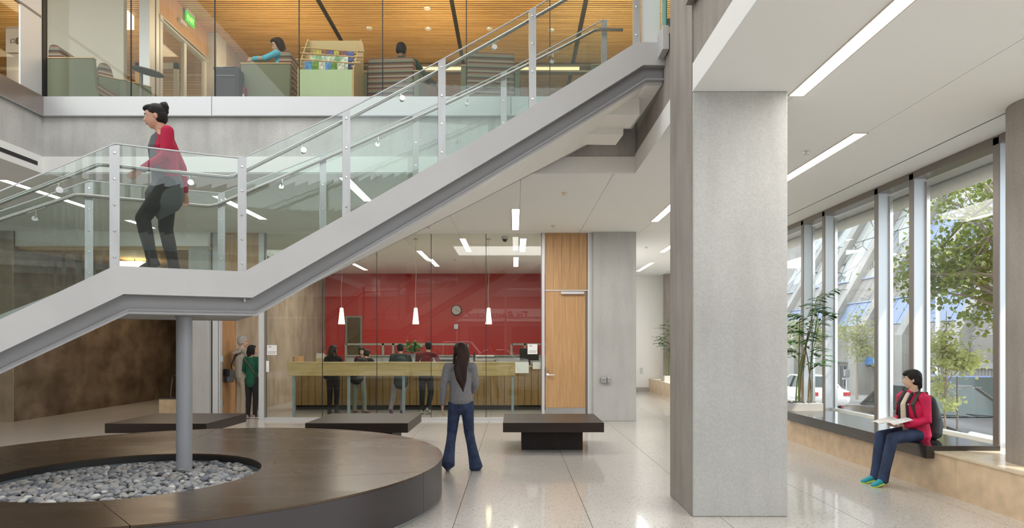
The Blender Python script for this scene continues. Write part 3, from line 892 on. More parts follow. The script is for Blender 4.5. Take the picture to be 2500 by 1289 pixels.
# ================================================================== RING SEAT AND PEBBLES
OC = Vector((-3.484, 7.03)); OR_ = 2.715
IC = Vector((-3.592, 6.28)); IR = 1.16
ZS = .42
ring = thing('ring_bench', 'round dark bronze bench with an off-centre pebble bed under the stair', 'bench', (-3.48, 7.02, 0))
NS = 144
def ringpt(c, r, a, z): return (c.x + r * math.cos(a), c.y + r * math.sin(a), z)
seams = [-1.13, -.12, .75, 1.9, 2.9, 3.95, 5.15 - 2 * PI + 2 * PI]
seams = sorted([s % (2 * PI) for s in (-1.22, -.25, .8, 1.85, 2.9, 3.95)])
for i, s0 in enumerate(seams):
    s1 = seams[(i + 1) % len(seams)]
    if s1 < s0: s1 += 2 * PI
    g = .0012
    nn = 28; vs = []; fs = []; wv = []; wf = []; iv = []
    for k in range(nn + 1):
        a = s0 + g + (s1 - s0 - 2 * g) * k / nn
        ci = IC; co = OC
        vs += [ringpt(ci, IR, a, ZS), ringpt(co, OR_, a, ZS), ringpt(co, OR_, a, ZS - .018), ringpt(ci, IR, a, ZS - .018)]
        wv += [ringpt(co, OR_ - .006, a, ZS - .021), ringpt(co, OR_ - .006, a, .035), ringpt(co, OR_ - .03, a, .035), ringpt(co, OR_ - .03, a, ZS - .021)]
        iv += [ringpt(ci, IR + .004, a, ZS - .02), ringpt(ci, IR + .004, a, ZS - .075), ringpt(ci, IR + .03, a, ZS - .075), ringpt(ci, IR + .03, a, ZS - .02)]
    ff = []
    for k in range(nn):
        for e in range(4): ff.append((4 * k + e, 4 * k + (e + 1) % 4, 4 * k + 4 + (e + 1) % 4, 4 * k + 4 + e))
    ff += [(0, 1, 2, 3), (4 * nn + 3, 4 * nn + 2, 4 * nn + 1, 4 * nn)]
    MB().add(vs, ff).build('seat_plate', M['bronze'], ring)
    MB().add(wv, ff).build('side_plate', M['bronze_side'], ring, smooth=True)
    MB().add(iv, ff).build('inner_rim', M['black'], ring, smooth=True)
def annulus(c0, r0, c1, r1, z0, z1):
    vs = []; fs = []
    for k in range(NS):
        a = 2 * PI * k / NS
        vs += [ringpt(c0, r0, a, z0), ringpt(c1, r1, a, z0), ringpt(c1, r1, a, z1), ringpt(c0, r0, a, z1)]
    for k in range(NS):
        j = (k + 1) % NS
        for e in range(4): fs.append((4 * k + e, 4 * k + (e + 1) % 4, 4 * j + (e + 1) % 4, 4 * j + e))
    return MB().add(vs, fs)
annulus(IC, IR + .03, OC, OR_ - .05, 0, .033).build('base', mat('zinc_base', (.45, .47, .49), .5), ring, smooth=True)
annulus(IC, IR + .02, IC, IR + .06, .04, ZS - .022).build('planter_liner', mat('zinc_liner', (.20, .235, .255), .5, var=.2, scale=4), ring, smooth=True)
box('gravel_bed', mat('bed_dark', (.06, .06, .062), .95), ring, IC.x - .8, IC.x + .8, IC.y - .8, IC.y + .8, .02, .25)
M['pebble'] = mat('pebble_stone', (.31, .31, .315), .65, var=.25, scale=9)
PEB = [M['pebble'], mat('pebble_blue', (.17, .185, .205), .6, var=.2, scale=12), mat('pebble_warm', (.38, .355, .33), .65, var=.2, scale=12), mat('pebble_pale', (.58, .56, .53), .6, var=.1, scale=12), mat('pebble_dark', (.10, .105, .12), .6, var=.2, scale=12), M['pebble']]
rp = random.Random(3)
def peb_verts(seed, n=10, m=7):
    q = random.Random(seed); a = q.uniform(.75, 1); b = q.uniform(.6, .95); c = q.uniform(.42, .62); o = q.uniform(0, 50)
    mb = MB().ell((0, 0, 0), (a, b, c), n, m)
    mb.v = [tuple(Vector(v) * (1 + .14 * noise.noise(Vector(v) * 1.1 + Vector((o, 0, 0))))) for v in mb.v]
    return mb
protos = [peb_verts(i) for i in range(6)]
pmesh = []
for i, p in enumerate(protos):
    me = p.mesh('pebble'); me.materials.append(PEB[i])
    for q in me.polygons: q.use_smooth = True
    pmesh.append(me)
peb = []
sp_ = .058
ny = int(2 * IR / (sp_ * .86)) + 2
for j in range(ny):
    for i in range(int(2 * IR / sp_) + 2):
        x = IC.x - IR + i * sp_ + (j % 2) * sp_ / 2 + rp.uniform(-.015, .015); y = IC.y - IR + j * sp_ * .86 + rp.uniform(-.015, .015)
        if math.hypot(x - IC.x, y - IC.y) > IR - .035: continue
        if math.hypot(x - cx, y - cyy) < .11: continue
        d = math.hypot(x - IC.x, y - IC.y) / IR
        z = .315 + .03 * (1 - d) + rp.uniform(-.016, .018) + (.012 if rp.random() < .2 else 0)
        peb.append((x, y, z))
def pmat(x, y, z, rs):
    s = rs.choice((.03, .033, .036, .04, .043, .05))
    return Matrix.Translation((x, y, z)) @ Euler((rs.uniform(-.5, .5), rs.uniform(-.5, .5), rs.uniform(0, 6.3))).to_matrix().to_4x4() @ Matrix.Scale(s, 4)
near = sorted(peb, key=lambda p: p[1])
vis = [p for p in near if p[1] > 5.62 and -4.55 < p[0] + (p[1] - 5.6) * .0 and abs(p[0] - IC.x) < 1.1 and (p[0] / p[1]) > -.757]
vis = set(vis[:300])
stuff = {i: MB() for i in range(6)}
for p in peb:
    k = rp.choice((0, 0, 1, 2, 2, 0, 4, 5, 0, 1, 5, 3))
    mx = pmat(*p, rp)
    if p in vis:
        o = bpy.data.objects.new('pebble', pmesh[k]); COL.objects.link(o); o.matrix_world = mx
        tag(o, 'rounded grey river pebble lying in the round bench bed', 'pebble', 'river pebbles in the ring bench')
    else:
        stuff[k].add([mx @ Vector(v) for v in protos[k].v], protos[k].f)
sm = bpy.data.meshes.new('pebble_bed')
vs = []; fs = []; mi = []
for k, mb in stuff.items():
    n0 = len(vs); vs += mb.v; fs += [tuple(i + n0 for i in f) for f in mb.f]; mi += [k] * len(mb.f)
sm.from_pydata(vs, [], fs)
for k in range(6): sm.materials.append(PEB[k])
sm.polygons.foreach_set('material_index', mi); sm.polygons.foreach_set('use_smooth', [True] * len(fs)); sm.update()
o = bpy.data.objects.new('pebble_bed', sm); COL.objects.link(o)
tag(o, 'remaining grey river pebbles filling the bed of the round bench', 'pebbles', kind='stuff')

# ================================================================== BENCHES
def bench(x0, x1, y0, y1, label, base=(.28, .29, .3, .3)):
    t = thing('bench', label, 'bench', ((x0 + x1) / 2, (y0 + y1) / 2, 0), group='dark square benches in the lobby')
    box('seat_slab', M['bench'], t, x0, x1, y0, y1, .307, .45, bevel=.004)
    box('base', M['bench_side'], t, x0 + base[0], x1 - base[1], y0 + base[2], y1 - base[3], 0, .307, bevel=.003)
    return t
bench(-6.07, -4.565, 10.0, 11.5, 'dark wooden slab bench at the left, partly behind the grey column')
bench(-3.12, -1.59, 10.05, 11.5, 'dark wooden slab bench in the middle, behind the round bench')
bench(-.178, 1.334, 10.1, 11.42, 'dark wooden slab bench in front of the bamboo door')
# black slab bench on the ledge
wb = thing('window_bench', 'long black slab bench on the limestone ledge under the windows', 'bench', (4.95, 9.4, .445))
MB().box(4.545, 5.36, 7.46, 11.4, .4465, .5).build('seat_slab', M['slab'], wb, bevel=.003)
MB().box(4.545, 4.625, 7.46, 11.4, .36, .4465).build('front_lip', M['slab'], wb, label='thick overhanging front lip')
def XX(p, Y): return (p - 1257) / F * Y
# ================================================================== PEOPLE
def fused(name, mb, m, parent, voxel=.009, sm=3, label=None):
    """join overlapping volumes into one continuous surface"""
    me = mb.mesh(name)
    o = bpy.data.objects.new(name, me); COL.objects.link(o)
    bm = bmesh.new(); bm.from_mesh(me); bmesh.ops.recalc_face_normals(bm, faces=bm.faces); bm.to_mesh(me); bm.free()
    r = o.modifiers.new('r', 'REMESH'); r.mode = 'VOXEL'; r.voxel_size = voxel
    s_ = o.modifiers.new('s', 'SMOOTH'); s_.factor = .5; s_.iterations = sm
    dg = bpy.context.evaluated_depsgraph_get()
    ev = bpy.data.meshes.new_from_object(o.evaluated_get(dg))
    o.modifiers.clear(); o.data = ev; bpy.data.meshes.remove(me)
    ev.name = name; ev.materials.clear(); ev.materials.append(m)
    ev.polygons.foreach_set('use_smooth', [True] * len(ev.polygons))
    o.parent = parent
    LOC[o.name] = Vector((0, 0, 0))
    if label: o['label'] = label
    return o

SKIN = {}
def V(*a): return Vector(a)
def finger_hand(mb, wrist, d, palm, thumb_side, curl=.5, s=1.0):
    """palm plus five fingers; d: forearm direction, palm: facing of the palm, thumb_side: towards the thumb"""
    d = d.normalized(); palm = (palm - d * palm.dot(d)).normalized(); side = d.cross(palm).normalized()
    if side.dot(thumb_side) < 0: side = -side
    L = .085 * s
    mb.limb([wrist, wrist + d * L * .5, wrist + d * L], [(.026 * s, .017 * s), (.036 * s, .015 * s), (.038 * s, .013 * s)], 12, ref=palm, caps=2)
    for i, (o, ln) in enumerate(((.030, .068), (.011, .078), (-.009, .072), (-.028, .056))):
        b = wrist + d * L * .96 + side * o * s
        a1 = curl * .6; a2 = curl * 1.35; a3 = curl * 2.0
        p1 = b + (d * math.cos(a1) + palm * math.sin(a1)) * ln * .45 * s
        p2 = p1 + (d * math.cos(a2) + palm * math.sin(a2)) * ln * .32 * s
        p3 = p2 + (d * math.cos(a3) + palm * math.sin(a3)) * ln * .25 * s
        mb.limb([b, p1, p2, p3], [.0092 * s, .0088 * s, .0080 * s, .0068 * s], 8, caps=2)
    b = wrist + d * L * .28 + side * .026 * s
    p1 = b + (d * .6 + side * .75 + palm * .3).normalized() * .036 * s
    p2 = p1 + (d * .85 + side * .35 + palm * .4).normalized() * .032 * s
    mb.limb([b, p1, p2], [.013 * s, .0105 * s, .008 * s], 8, caps=2)

def rotm(yaw=0, pitch=0, roll=0):
    return Matrix.Rotation(yaw, 3, 'Z') @ Matrix.Rotation(pitch, 3, 'X') @ Matrix.Rotation(roll, 3, 'Y')

def person(name_label, loc, rz=0, H=1.68, pose=None, top=None, pants=None, skin=None, hair=('short', None), shoe=None,
           vox=.010, hem=-.08, sleeve='long', flare=0, coll=None, bulk=1.0, female=True, group=None, noface=False, feet=True):
    """local axes: +Y is forward, +X the person's right hand side is -X when seen from behind... right = +X"""
    s = H / 1.70
    sw = .165 if female else .19
    J = dict(pelvis=V(0, 0, .94), waist=V(0, 0, 1.08), chest=V(0, .01, 1.27), neck=V(0, 0, 1.44), head=V(0, .02, 1.585),
             shR=V(sw, 0, 1.385), shL=V(-sw, 0, 1.385), elR=V(sw + .055, -.03, 1.12), elL=V(-sw - .055, -.03, 1.12),
             wrR=V(sw + .065, .05, .88), wrL=V(-sw - .065, .05, .88), hipR=V(.085, 0, .90), hipL=V(-.085, 0, .90),
             knR=V(.09, .01, .49), knL=V(-.09, .01, .49), anR=V(.09, -.02, .085), anL=V(-.09, -.02, .085),
             toeR=V(.10, .14, .03), toeL=V(-.10, .14, .03), yaw=0.0, pitch=0.0, palmR=V(-1, .2, 0), palmL=V(1, .2, 0), curl=.5, thR=V(0, 1, 0), thL=V(0, 1, 0))
    if pose: J.update(pose)
    J = {k: (v * s if isinstance(v, Vector) and not k.startswith(('palm', 'th')) else v) for k, v in J.items()}
    t = thing('person', name_label, 'person', loc, rz, group=group, local=True)
    skin = skin or M['skin']
    fwd = V(0, 1, 0)
    # ---- body: one continuous surface
    b = MB()
    up = (J['neck'] - J['pelvis']).normalized()
    shx = (J['shR'] - J['shL']).normalized(); ref = shx.cross(up).normalized()
    b.limb([J['pelvis'], J['waist'], J['chest'], J['neck'] - up * .05 * s], [(.140 * s, .095 * s), (.115 * s, .085 * s), (.135 * s, .098 * s), (.095 * s, .062 * s)], 18, ref=ref)
    b.limb([J['shL'], J['shR']], [.044 * s, .044 * s], 10)
    HM = rotm(J['yaw'], J['pitch'])
    hc = J['head']
    def hp(x, y, z): return hc + HM @ (V(x, y, z) * s)
    b.limb([J['neck'] - up * .06 * s, hp(0, -.025, -.07)], [.056 * s, .050 * s], 12)
    # skull, face, jaw, nose, lips, ears
    b.ell(hc + HM @ V(0, -.012, .025) * s, (.074 * s, .092 * s, .090 * s), 18, 12, rot=HM)
    b.ell(hc + HM @ V(0, .018, -.025) * s, (.062 * s, .066 * s, .082 * s), 16, 12, rot=HM)
    b.ell(hc + HM @ V(0, .030, -.082) * s, (.036 * s, .040 * s, .026 * s), 12, 8, rot=HM)
    if not noface:
        b.limb([hp(0, .076, .012), hp(0, .094, -.022)], [.0085 * s, .0135 * s], 8, caps=2)
        b.ell(hp(0, .079, -.052), (.022 * s, .010 * s, .009 * s), 10, 6, rot=HM)
        b.ell(hp(.030, .066, .026), (.020 * s, .009 * s, .006 * s), 8, 6, rot=HM)
        b.ell(hp(-.030, .066, .026), (.020 * s, .009 * s, .006 * s), 8, 6, rot=HM)
    for sx in (1, -1):
        b.ell(hp(.075 * sx, -.012, -.008), (.010 * s, .018 * s, .030 * s), 8, 8, rot=HM)
    for sd in 'RL':
        sh, el, wr = J['sh' + sd], J['el' + sd], J['wr' + sd]
        b.limb([sh, el, wr], [.043 * s, .034 * s, .024 * s], 12)
        b.limb([el, el.lerp(wr, .35), wr], [.034 * s, .036 * s, .022 * s], 12)
        finger_hand(b, wr, wr - el, J['palm' + sd], J['th' + sd], J['curl'], s * (1.0 if not female else .93))
        hi, kn, an, to = J['hip' + sd], J['kn' + sd], J['an' + sd], J['toe' + sd]
        b.limb([hi, kn], [.078 * s, .052 * s], 14)
        b.limb([kn, kn.lerp(an, .35), an], [.050 * s, .052 * s, .032 * s], 12)
        b.limb([an - V(0, 0, .03 * s), to], [.030 * s, .026 * s], 10, caps=2)
    fused('body', b, skin, t, vox, 3)
    if not noface:
        for sx in (1, -1):
            e = MB().ell(hp(.029 * sx, .0715, .010), (.0125 * s, .0085 * s, .0068 * s), 10, 8, rot=HM).build('eye', M['eye'], t, smooth=True)
            MB().ell(hp(.029 * sx, .0785, .010), (.0052 * s, .003 * s, .0055 * s), 8, 6, rot=HM).build('iris', M['iris'], e, smooth=True)
            MB().limb([hp(.012 * sx, .0785, .030), hp(.028 * sx, .0795, .034), hp(.045 * sx, .0675, .030)], [.0030 * s, .0036 * s, .002 * s], 6, caps=1).build('eyebrow', hair[1] or M['hair_black'], t)
        MB().ell(hp(0, .0865, -.052), (.019 * s, .0045 * s, .0065 * s), 10, 6, rot=HM).build('lips', M['lip'], t, smooth=True)
    # ---- trousers
    if pants:
        g = MB(); k = .018 * s
        g.limb([J['pelvis'] + up * .03 * s, J['pelvis'] - up * .06 * s], [(.148 * s, .112 * s), (.150 * s, .118 * s)], 18, ref=ref)
        for sd in 'RL':
            hi, kn, an = J['hip' + sd], J['kn' + sd], J['an' + sd]
            g.limb([hi, hi.lerp(kn, .5), kn], [.092 * s, .079 * s, (.064 + .004) * s], 14)
            lo = an + (an - kn).normalized() * (.035 + .02 * flare) * s
            g.limb([kn, kn.lerp(an, .35), kn.lerp(an, .75), lo], [.066 * s, .064 * s, (.052 + .022 * flare) * s, (.052 + .04 * flare) * s], 14, caps=1)
        fused('trousers', g, pants, t, vox, 3)
    # ---- top
    if top:
        g = MB(); q = bulk
        hm = J['pelvis'] - up * (-hem) * s if hem < 0 else J['pelvis'] + up * hem * s
        g.limb([hm, J['waist'], J['chest'], J['neck'] - up * .045 * s], [(.158 * s * q, .125 * s * q), (.140 * s * q, .113 * s * q), (.155 * s * q, .122 * s * q), (.088 * s, .066 * s)], 18, ref=ref, caps=2)
        g.limb([J['shL'], J['shR']], [.058 * s, .058 * s], 12)
        for sd in 'RL':
            sh, el, wr = J['sh' + sd], J['el' + sd], J['wr' + sd]
            if sleeve == 'long':
                g.limb([sh, el, el.lerp(wr, .5), wr.lerp(el, .06)], [.060 * s * q, .050 * s * q, .044 * s * q, .036 * s * q], 12, caps=1)
            else:
                g.limb([sh, sh.lerp(el, .75)], [.060 * s * q, .055 * s * q], 12, caps=1)
        if coll:
            g.limb([J['neck'] - up * .03 * s, J['neck'] + up * .012 * s], [.070 * s, .062 * s], 14, caps=1)
        fused('top', g, top, t, vox, 4)
    # ---- hair
    st, hm_ = hair
    hm_ = hm_ or M['hair_black']
    if st:
        g = MB()
        g.ell(hp(0, -.026, .042), (.083 * s, .094 * s, .088 * s), 18, 12, rot=HM)
        g.ell(hp(0, -.045, .0), (.080 * s, .075 * s, .085 * s), 18, 12, rot=HM)
        if st != 'bald' and st != 'short':
            g.ell(hp(0, .022, .088), (.062 * s, .062 * s, .035 * s), 14, 8, rot=HM)
        if st == 'short':
            g.ell(hp(0, .015, .090), (.060 * s, .060 * s, .030 * s), 14, 8, rot=HM)
        if st == 'bob':
            for sx in (1, -1):
                g.limb([hp(.068 * sx, .01, .06), hp(.080 * sx, -.0, -.03), hp(.074 * sx, -.01, -.095)], [(.022 * s, .040 * s), (.020 * s, .042 * s), (.015 * s, .03 * s)], 10)
            g.limb([hp(0, -.06, .03), hp(0, -.075, -.06), hp(0, -.07, -.11)], [(.075 * s, .04 * s), (.078 * s, .035 * s), (.065 * s, .025 * s)], 14)
        if st == 'mid':
            g.ell(hp(0, .05, .072), (.058 * s, .045 * s, .034 * s), 14, 8, rot=HM)
            g.limb([hp(0, -.055, .02), hp(0, -.07, -.085)], [(.078 * s, .045 * s), (.055 * s, .028 * s)], 14)
            for sx in (1, -1):
                g.limb([hp(.070 * sx, .022, .055), hp(.078 * sx, .0, .012)], [.022 * s, .018 * s], 8)
        if st == 'bun':
            g.ell(hp(0, -.105, .085), (.050 * s, .046 * s, .050 * s), 14, 10, rot=HM)
            g.ell(hp(.012, -.125, .112), (.026 * s, .024 * s, .030 * s), 10, 8, rot=HM)
            g.ell(hp(0, -.11, .045), (.036 * s, .030 * s, .036 * s), 10, 8, rot=HM)
        if st == 'long':
            a = J['neck']
            for dx, ln, w_ in ((0, .36, .07), (-.05, .30, .045), (.05, .32, .045), (.025, .42, .035)):
                g.limb([hp(dx * .8, -.06, .05), hp(dx, -.085, -.06), a + V(dx, -.085, -.06) * s, a + V(dx * .9 + .01, -.115, -ln * .7) * s, a + V(dx * .6 + .02, -.10, -ln) * s],
                       [(w_ * s, .04 * s), (w_ * s, .04 * s), (w_ * .95 * s, .032 * s), (w_ * .6 * s, .024 * s), (w_ * .2 * s, .01 * s)], 12)
            for sx in (1, -1):
                g.limb([hp(.066 * sx, .02, .055), hp(.080 * sx, .005, -.03), a + V(.085 * sx, -.02, -.03) * s], [(.022 * s, .036 * s), (.02 * s, .036 * s), (.018 * s, .03 * s)], 10)
        o = fused('hair', g, hm_, t, min(vox, .008), 2)
    # ---- shoes
    if feet:
        for sd in 'RL':
            an, to = J['an' + sd], J['toe' + sd]
            an2 = an - V(0, 0, .035 * s)
            d = (to - an); d.normalize()
            sh_ = MB()
            sh_.limb([an2 - d * .03 * s, an2.lerp(to, .5) + V(0, 0, .004), to + d * .02 * s], [(.040 * s, .044 * s), (.042 * s, .036 * s), (.040 * s, .026 * s)], 12, ref=(0, 0, 1))
            sh_.limb([an + V(0, 0, .02 * s), an2], [.040 * s, .042 * s], 12, caps=1)
            so = fused('shoe', sh_, (shoe or (M['black'], M['black']))[0], t, .009, 2)
            sl_ = MB()
            z0 = min(an.z - .085 * s, to.z - .03 * s)
            a = an2 - d * .055 * s; c = to + d * .045 * s
            side = d.cross(V(0, 0, 1)).normalized()
            up_ = side.cross(d).normalized()
            top_ = [a - side * .032 * s, a + side * .032 * s, an2.lerp(to, .55) + side * .042 * s, c + side * .03 * s, c + d * .012 * s, c - side * .03 * s, an2.lerp(to, .55) - side * .042 * s]
            n = len(top_)
            vs = [p - up_ * .048 * s * (1 if i in (0, 1) else .72 if i in (2, 6) else .5) for i, p in enumerate(top_)]
            vs2 = [p + up_ * .024 * s for p in vs]
            sl_.add(vs + vs2, [tuple(range(n))[::-1], tuple(range(n, 2 * n))] + [(i, (i + 1) % n, n + (i + 1) % n, n + i) for i in range(n)])
            sl_.build('sole', (shoe or (M['black'], M['black']))[1], so, bevel=.006)
    return t, J, hp

C = lambda n, c, r=.85, **k: mat(n, c, r, **k)
jeans = C('dark_denim', (.022, .036, .085), var=.35, scale=14)
jeans2 = C('blue_denim', (.028, .045, .10), var=.4, scale=10, stretch=(1, 1, .4), bump=.2, bscale=60)
blackc = C('black_cloth', (.014, .013, .015))

# --- woman walking on the stair landing, facing left
# world: local +Y -> world -X  (rz = +90 deg)
red_card = C('crimson_cardigan', (.42, .006, .045), var=.1, scale=30)
gray_sh = C('charcoal_shirt', (.095, .10, .105))
t, J, hp = person('woman in a crimson cardigan and black trousers walking left on the stair landing', (-3.42, 6.66, 2.275), R(116), 1.72,
    pose=dict(pelvis=V(0, .0, .93), waist=V(0, .01, 1.07), chest=V(0, .035, 1.26), neck=V(0, .05, 1.425), head=V(0, .115, 1.55), pitch=R(-14),
              knL=V(-.08, .21, .55), anL=V(-.09, .13, .15), toeL=V(-.09, .25, .05),
              knR=V(.08, .02, .49), anR=V(.08, -.06, .085), toeR=V(.08, .10, .03),
              elL=V(-.22, .02, 1.13), wrL=V(-.20, .22, .98), elR=V(.22, -.12, 1.13), wrR=V(.22, -.15, .88)),
    top=red_card, pants=C('black_trousers', (.018, .018, .018)), hair=('bun', None), vox=.007, hem=-.02, shoe=(blackc, blackc), skin=C('skin_warm', (.58, .32, .22), .5))
g = MB(); s = 1.72 / 1.7
g.limb([V(0, .05, .70) * s, V(0, .035, .77) * s, V(0, .01, .85) * s, V(0, .0, .93) * s, V(0, .035, 1.07) * s, V(0, .085, 1.26) * s, V(0, .085, 1.36) * s], [(.150 * s, .150 * s), (.165 * s, .170 * s), (.168 * s, .160 * s), (.160 * s, .14 * s), (.125 * s, .115 * s), (.125 * s, .092 * s), (.08 * s, .06 * s)], 18, ref=V(0, 1, 0), caps=1)
fused('skirt_tunic', g, gray_sh, t, .009, 3, label='long charcoal tunic under the cardigan')

# --- woman in grey jumper walking away
gray_j = C('grey_jumper', (.20, .195, .205), var=.12, scale=40, bump=.15, bscale=120)
t, J, hp = person('woman with long dark hair in a grey jumper and blue jeans walking away', (-.705, 8.72, 0), R(6), 1.64,
    pose=dict(pelvis=V(.01, 0, .93), hipR=V(.09, 0, .89), hipL=V(-.07, 0, .89), knR=V(.12, .03, .49), anR=V(.20, -.02, .085), toeR=V(.23, .12, .03),
              knL=V(-.11, .04, .49), anL=V(-.16, -.20, .16), toeL=V(-.165, -.09, .05), yaw=R(28),
              elL=V(-.225, -.03, 1.12), wrL=V(-.235, .0, .86), elR=V(.205, .06, 1.14), wrR=V(.19, .25, 1.02)),
    top=gray_j, pants=jeans, hair=('long', M['hair_brown']), vox=.007, hem=-.005, flare=1.0, bulk=1.03, shoe=(C('grey_shoe', (.10, .095, .09)), C('pale_sole', (.6, .58, .55))))

# --- seated woman in the pink-red jacket, facing left
pink = C('raspberry_jacket', (.60, .008, .075), .75, var=.12, scale=8, bump=.5, bscale=14)
SWX, SWY = 4.70, 7.93
t, J, hp = person('person in a raspberry jacket sitting on the black window bench with a paper', (SWX, SWY, 0), R(90) + R(14), 1.60,
    pose=dict(pelvis=V(0, 0, .64), waist=V(0, .015, .77), chest=V(0, .045, .96), neck=V(0, .045, 1.13), head=V(-.01, .07, 1.285), yaw=R(-42), pitch=R(-4),
              shR=V(.165, .03, 1.075), shL=V(-.165, .03, 1.075), elR=V(.215, .02, .80), elL=V(-.215, .04, .80), wrR=V(.09, .25, .735), wrL=V(-.10, .27, .735),
              palmR=V(-.3, 0, 1), palmL=V(.3, 0, 1), thR=V(1, .2, .2), thL=V(-1, .2, .2), curl=.55,
              hipR=V(.09, .04, .61), hipL=V(-.09, .04, .61), knR=V(.12, .41, .58), knL=V(-.09, .43, .58), anR=V(.10, .50, .10), anL=V(-.09, .56, .10),
              toeR=V(.12, .64, .035), toeL=V(-.11, .70, .035)),
    top=pink, pants=jeans2, hair=('mid', None), vox=.007, hem=-.05, bulk=1.22, flare=.3, coll=True,
    shoe=(C('teal_trainer', (.015, .30, .38), .6), C('lime_sole', (.55, .78, .12), .6)), skin=C('skin_light', (.66, .43, .31), .5))
s = 1.60 / 1.7
g = MB().limb([V(0, .128, .66) * s, V(0, .153, .80) * s, V(0, .172, .98) * s, V(0, .108, 1.10) * s], [(.050 * s, .04 * s), (.052 * s, .05 * s), (.045 * s, .038 * s), (.03 * s, .03 * s)], 14, ref=V(0, 1, 0))
fused('undershirt', g, C('cream_knit', (.66, .55, .45)), t, .007, 2, label='cream knit showing in the open jacket front')
for sx in (1, -1):
    MB().limb([V(.064 * sx, .160, .70) * s, V(.064 * sx, .184, .86) * s, V(.058 * sx, .184, 1.0) * s, V(.05 * sx, .10, 1.115) * s], [(.014, .012), (.014, .012), (.016, .012), (.02, .012)], 8, ref=V(0, 1, 0)).build('jacket_edge', blackc, t, smooth=True, label='black lining edge of the jacket')
MB().limb([V(-.06, .05, 1.12) * s, V(0, -.05, 1.15) * s, V(.06, .05, 1.12) * s], [(.03, .018)] * 3, 10, ref=V(0, 0, 1)).build('collar', blackc, t, smooth=True)
tx = text('jacket_lettering', 'TBL', .022, C('white_print', (.8, .8, .8)), t, (0, 0, 0), (0, 0, 0))
tx.location = V(-.10, .204, .98) * s; tx.rotation_euler = (R(90), 0, R(180) - R(20))
# straps on the shoulders
for sx in (1, -1):
    MB().limb([V(.115 * sx, -.10, .98) * s, V(.115 * sx, -.05, 1.13) * s, V(.115 * sx, .06, 1.135) * s, V(.12 * sx, .165, .98) * s, V(.14 * sx, .13, .84) * s], [(.022, .008)] * 5, 8, ref=V(0, 0, 1)).build('bag_strap', C('olive_strap', (.05, .055, .045)), t, smooth=True)
def T(v):
    """local point of the seated person to world"""
    return Matrix.Rotation(R(104), 3, 'Z') @ v + V(SWX, SWY, 0)
bp = thing('backpack', 'black backpack on the back of the seated person in the raspberry jacket', 'backpack', (0, 0, 0), 0)
bp.location = T(V(0, -.22, 0) * s); bp.location.z = .51; bp.rotation_euler = (0, 0, R(104)); LOC[bp.name] = Vector((0, 0, 0))
bk = C('backpack_nylon', (.025, .03, .035), .6)
g = MB().limb([V(0, 0, .07), V(0, -.01, .25), V(0, .02, .44)], [(.13, .075), (.14, .085), (.10, .055)], 16, ref=V(0, 1, 0))
fused('bag_body', g, bk, bp, .01, 3)
g = MB().limb([V(0, -.075, .06), V(0, -.085, .20)], [(.095, .045), (.10, .045)], 14, ref=V(0, 1, 0))
fused('front_pocket', g, C('backpack_grey', (.055, .065, .072), .6), bp, .01, 2)
MB().tube([(-.06, -.115, .26), (0, -.125, .265), (.06, -.115, .26)], .004, 6).build('zip', M['chrome'], bp)
MB().tube([(-.03, .05, .50), (0, .05, .53), (.03, .05, .50)], .008, 8).build('carry_loop', bk, bp)
# open paper on the knees
pp = thing('brochure', 'open white printed sheet held on the lap of the seated person', 'paper', tuple(T(V(0, .38, 0) * s + V(0, 0, .70))), R(104) , local=True)
mb = MB(); nx = 8
for sgn, nm in ((1, 'page'), (-1, 'page')):
    vs = []; fs = []
    for i in range(nx + 1):
        u = i / nx; x = sgn * u * .21; z = .02 + .035 * math.sin(u * 2.6) - .03 * u * (1 if sgn > 0 else .2)
        vs += [(x, -.12, z + .03), (x, .14, z - .02)]
    for i in range(nx): fs.append((2 * i, 2 * i + 2, 2 * i + 3, 2 * i + 1))
    o = MB().add(vs, fs).build(nm, M['paper'], pp, smooth=True)
    so = o.modifiers.new('t', 'SOLIDIFY'); so.thickness = .0015
    for r in range(5):
        y = -.08 + r * .035
        vs = []; fs = []
        for i in range(1, nx):
            u = i / nx; x = sgn * u * .21; f_ = (y + .12) / .26; z = .02 + .035 * math.sin(u * 2.6) - .03 * u * (1 if sgn > 0 else .2) + .03 - .05 * f_ + .0022
            vs += [(x, y, z), (x, y + .006, z - .001)]
        for i in range(nx - 2): fs.append((2 * i, 2 * i + 2, 2 * i + 3, 2 * i + 1))
        MB().add(vs, fs).build('print_line', mat('gray_print', (.45, .44, .46), .8), o)

# --- couple in the doorway
t, J, hp = person('grey-haired man in a beige hooded top standing in the doorway with a shoulder bag', (-6.09, 15.05, 0), R(-38), 1.80,
    pose=dict(elR=V(.24, .05, 1.13), wrR=V(.13, .28, 1.10), elL=V(-.24, -.02, 1.12), wrL=V(-.16, .2, 1.0), head=V(0, .04, 1.585), yaw=R(-20), palmR=V(0, 0, 1), thR=V(1, 0, 0)),
    top=C('beige_hoodie', (.40, .36, .30)), pants=C('khaki_trousers', (.46, .38, .28)), hair=('short', M['hair_gray']), female=False, vox=.01, hem=-.10, bulk=1.08, flare=.3, coll=True, shoe=(blackc, blackc))
MB().limb([V(-.10, -.10, 1.46), V(0, -.15, 1.43), V(.10, -.10, 1.46)], [(.05, .035), (.055, .045), (.05, .035)], 12, ref=V(0, 0, 1)).build('hood', C('beige_hoodie', (.4, .36, .3)), t, smooth=True)
MB().tube([V(.12, -.13, 1.48), V(.0, -.155, 1.35), V(-.16, -.15, 1.15), V(-.20, -.10, 1.02)], .012, 6).build('bag_strap', blackc, t, smooth=True)
MB().tube([hp(-.07, .03, .012), hp(-.04, .088, .012), hp(.04, .088, .012), hp(.07, .03, .012)], .0025, 6).build('glasses', M['black'], t)
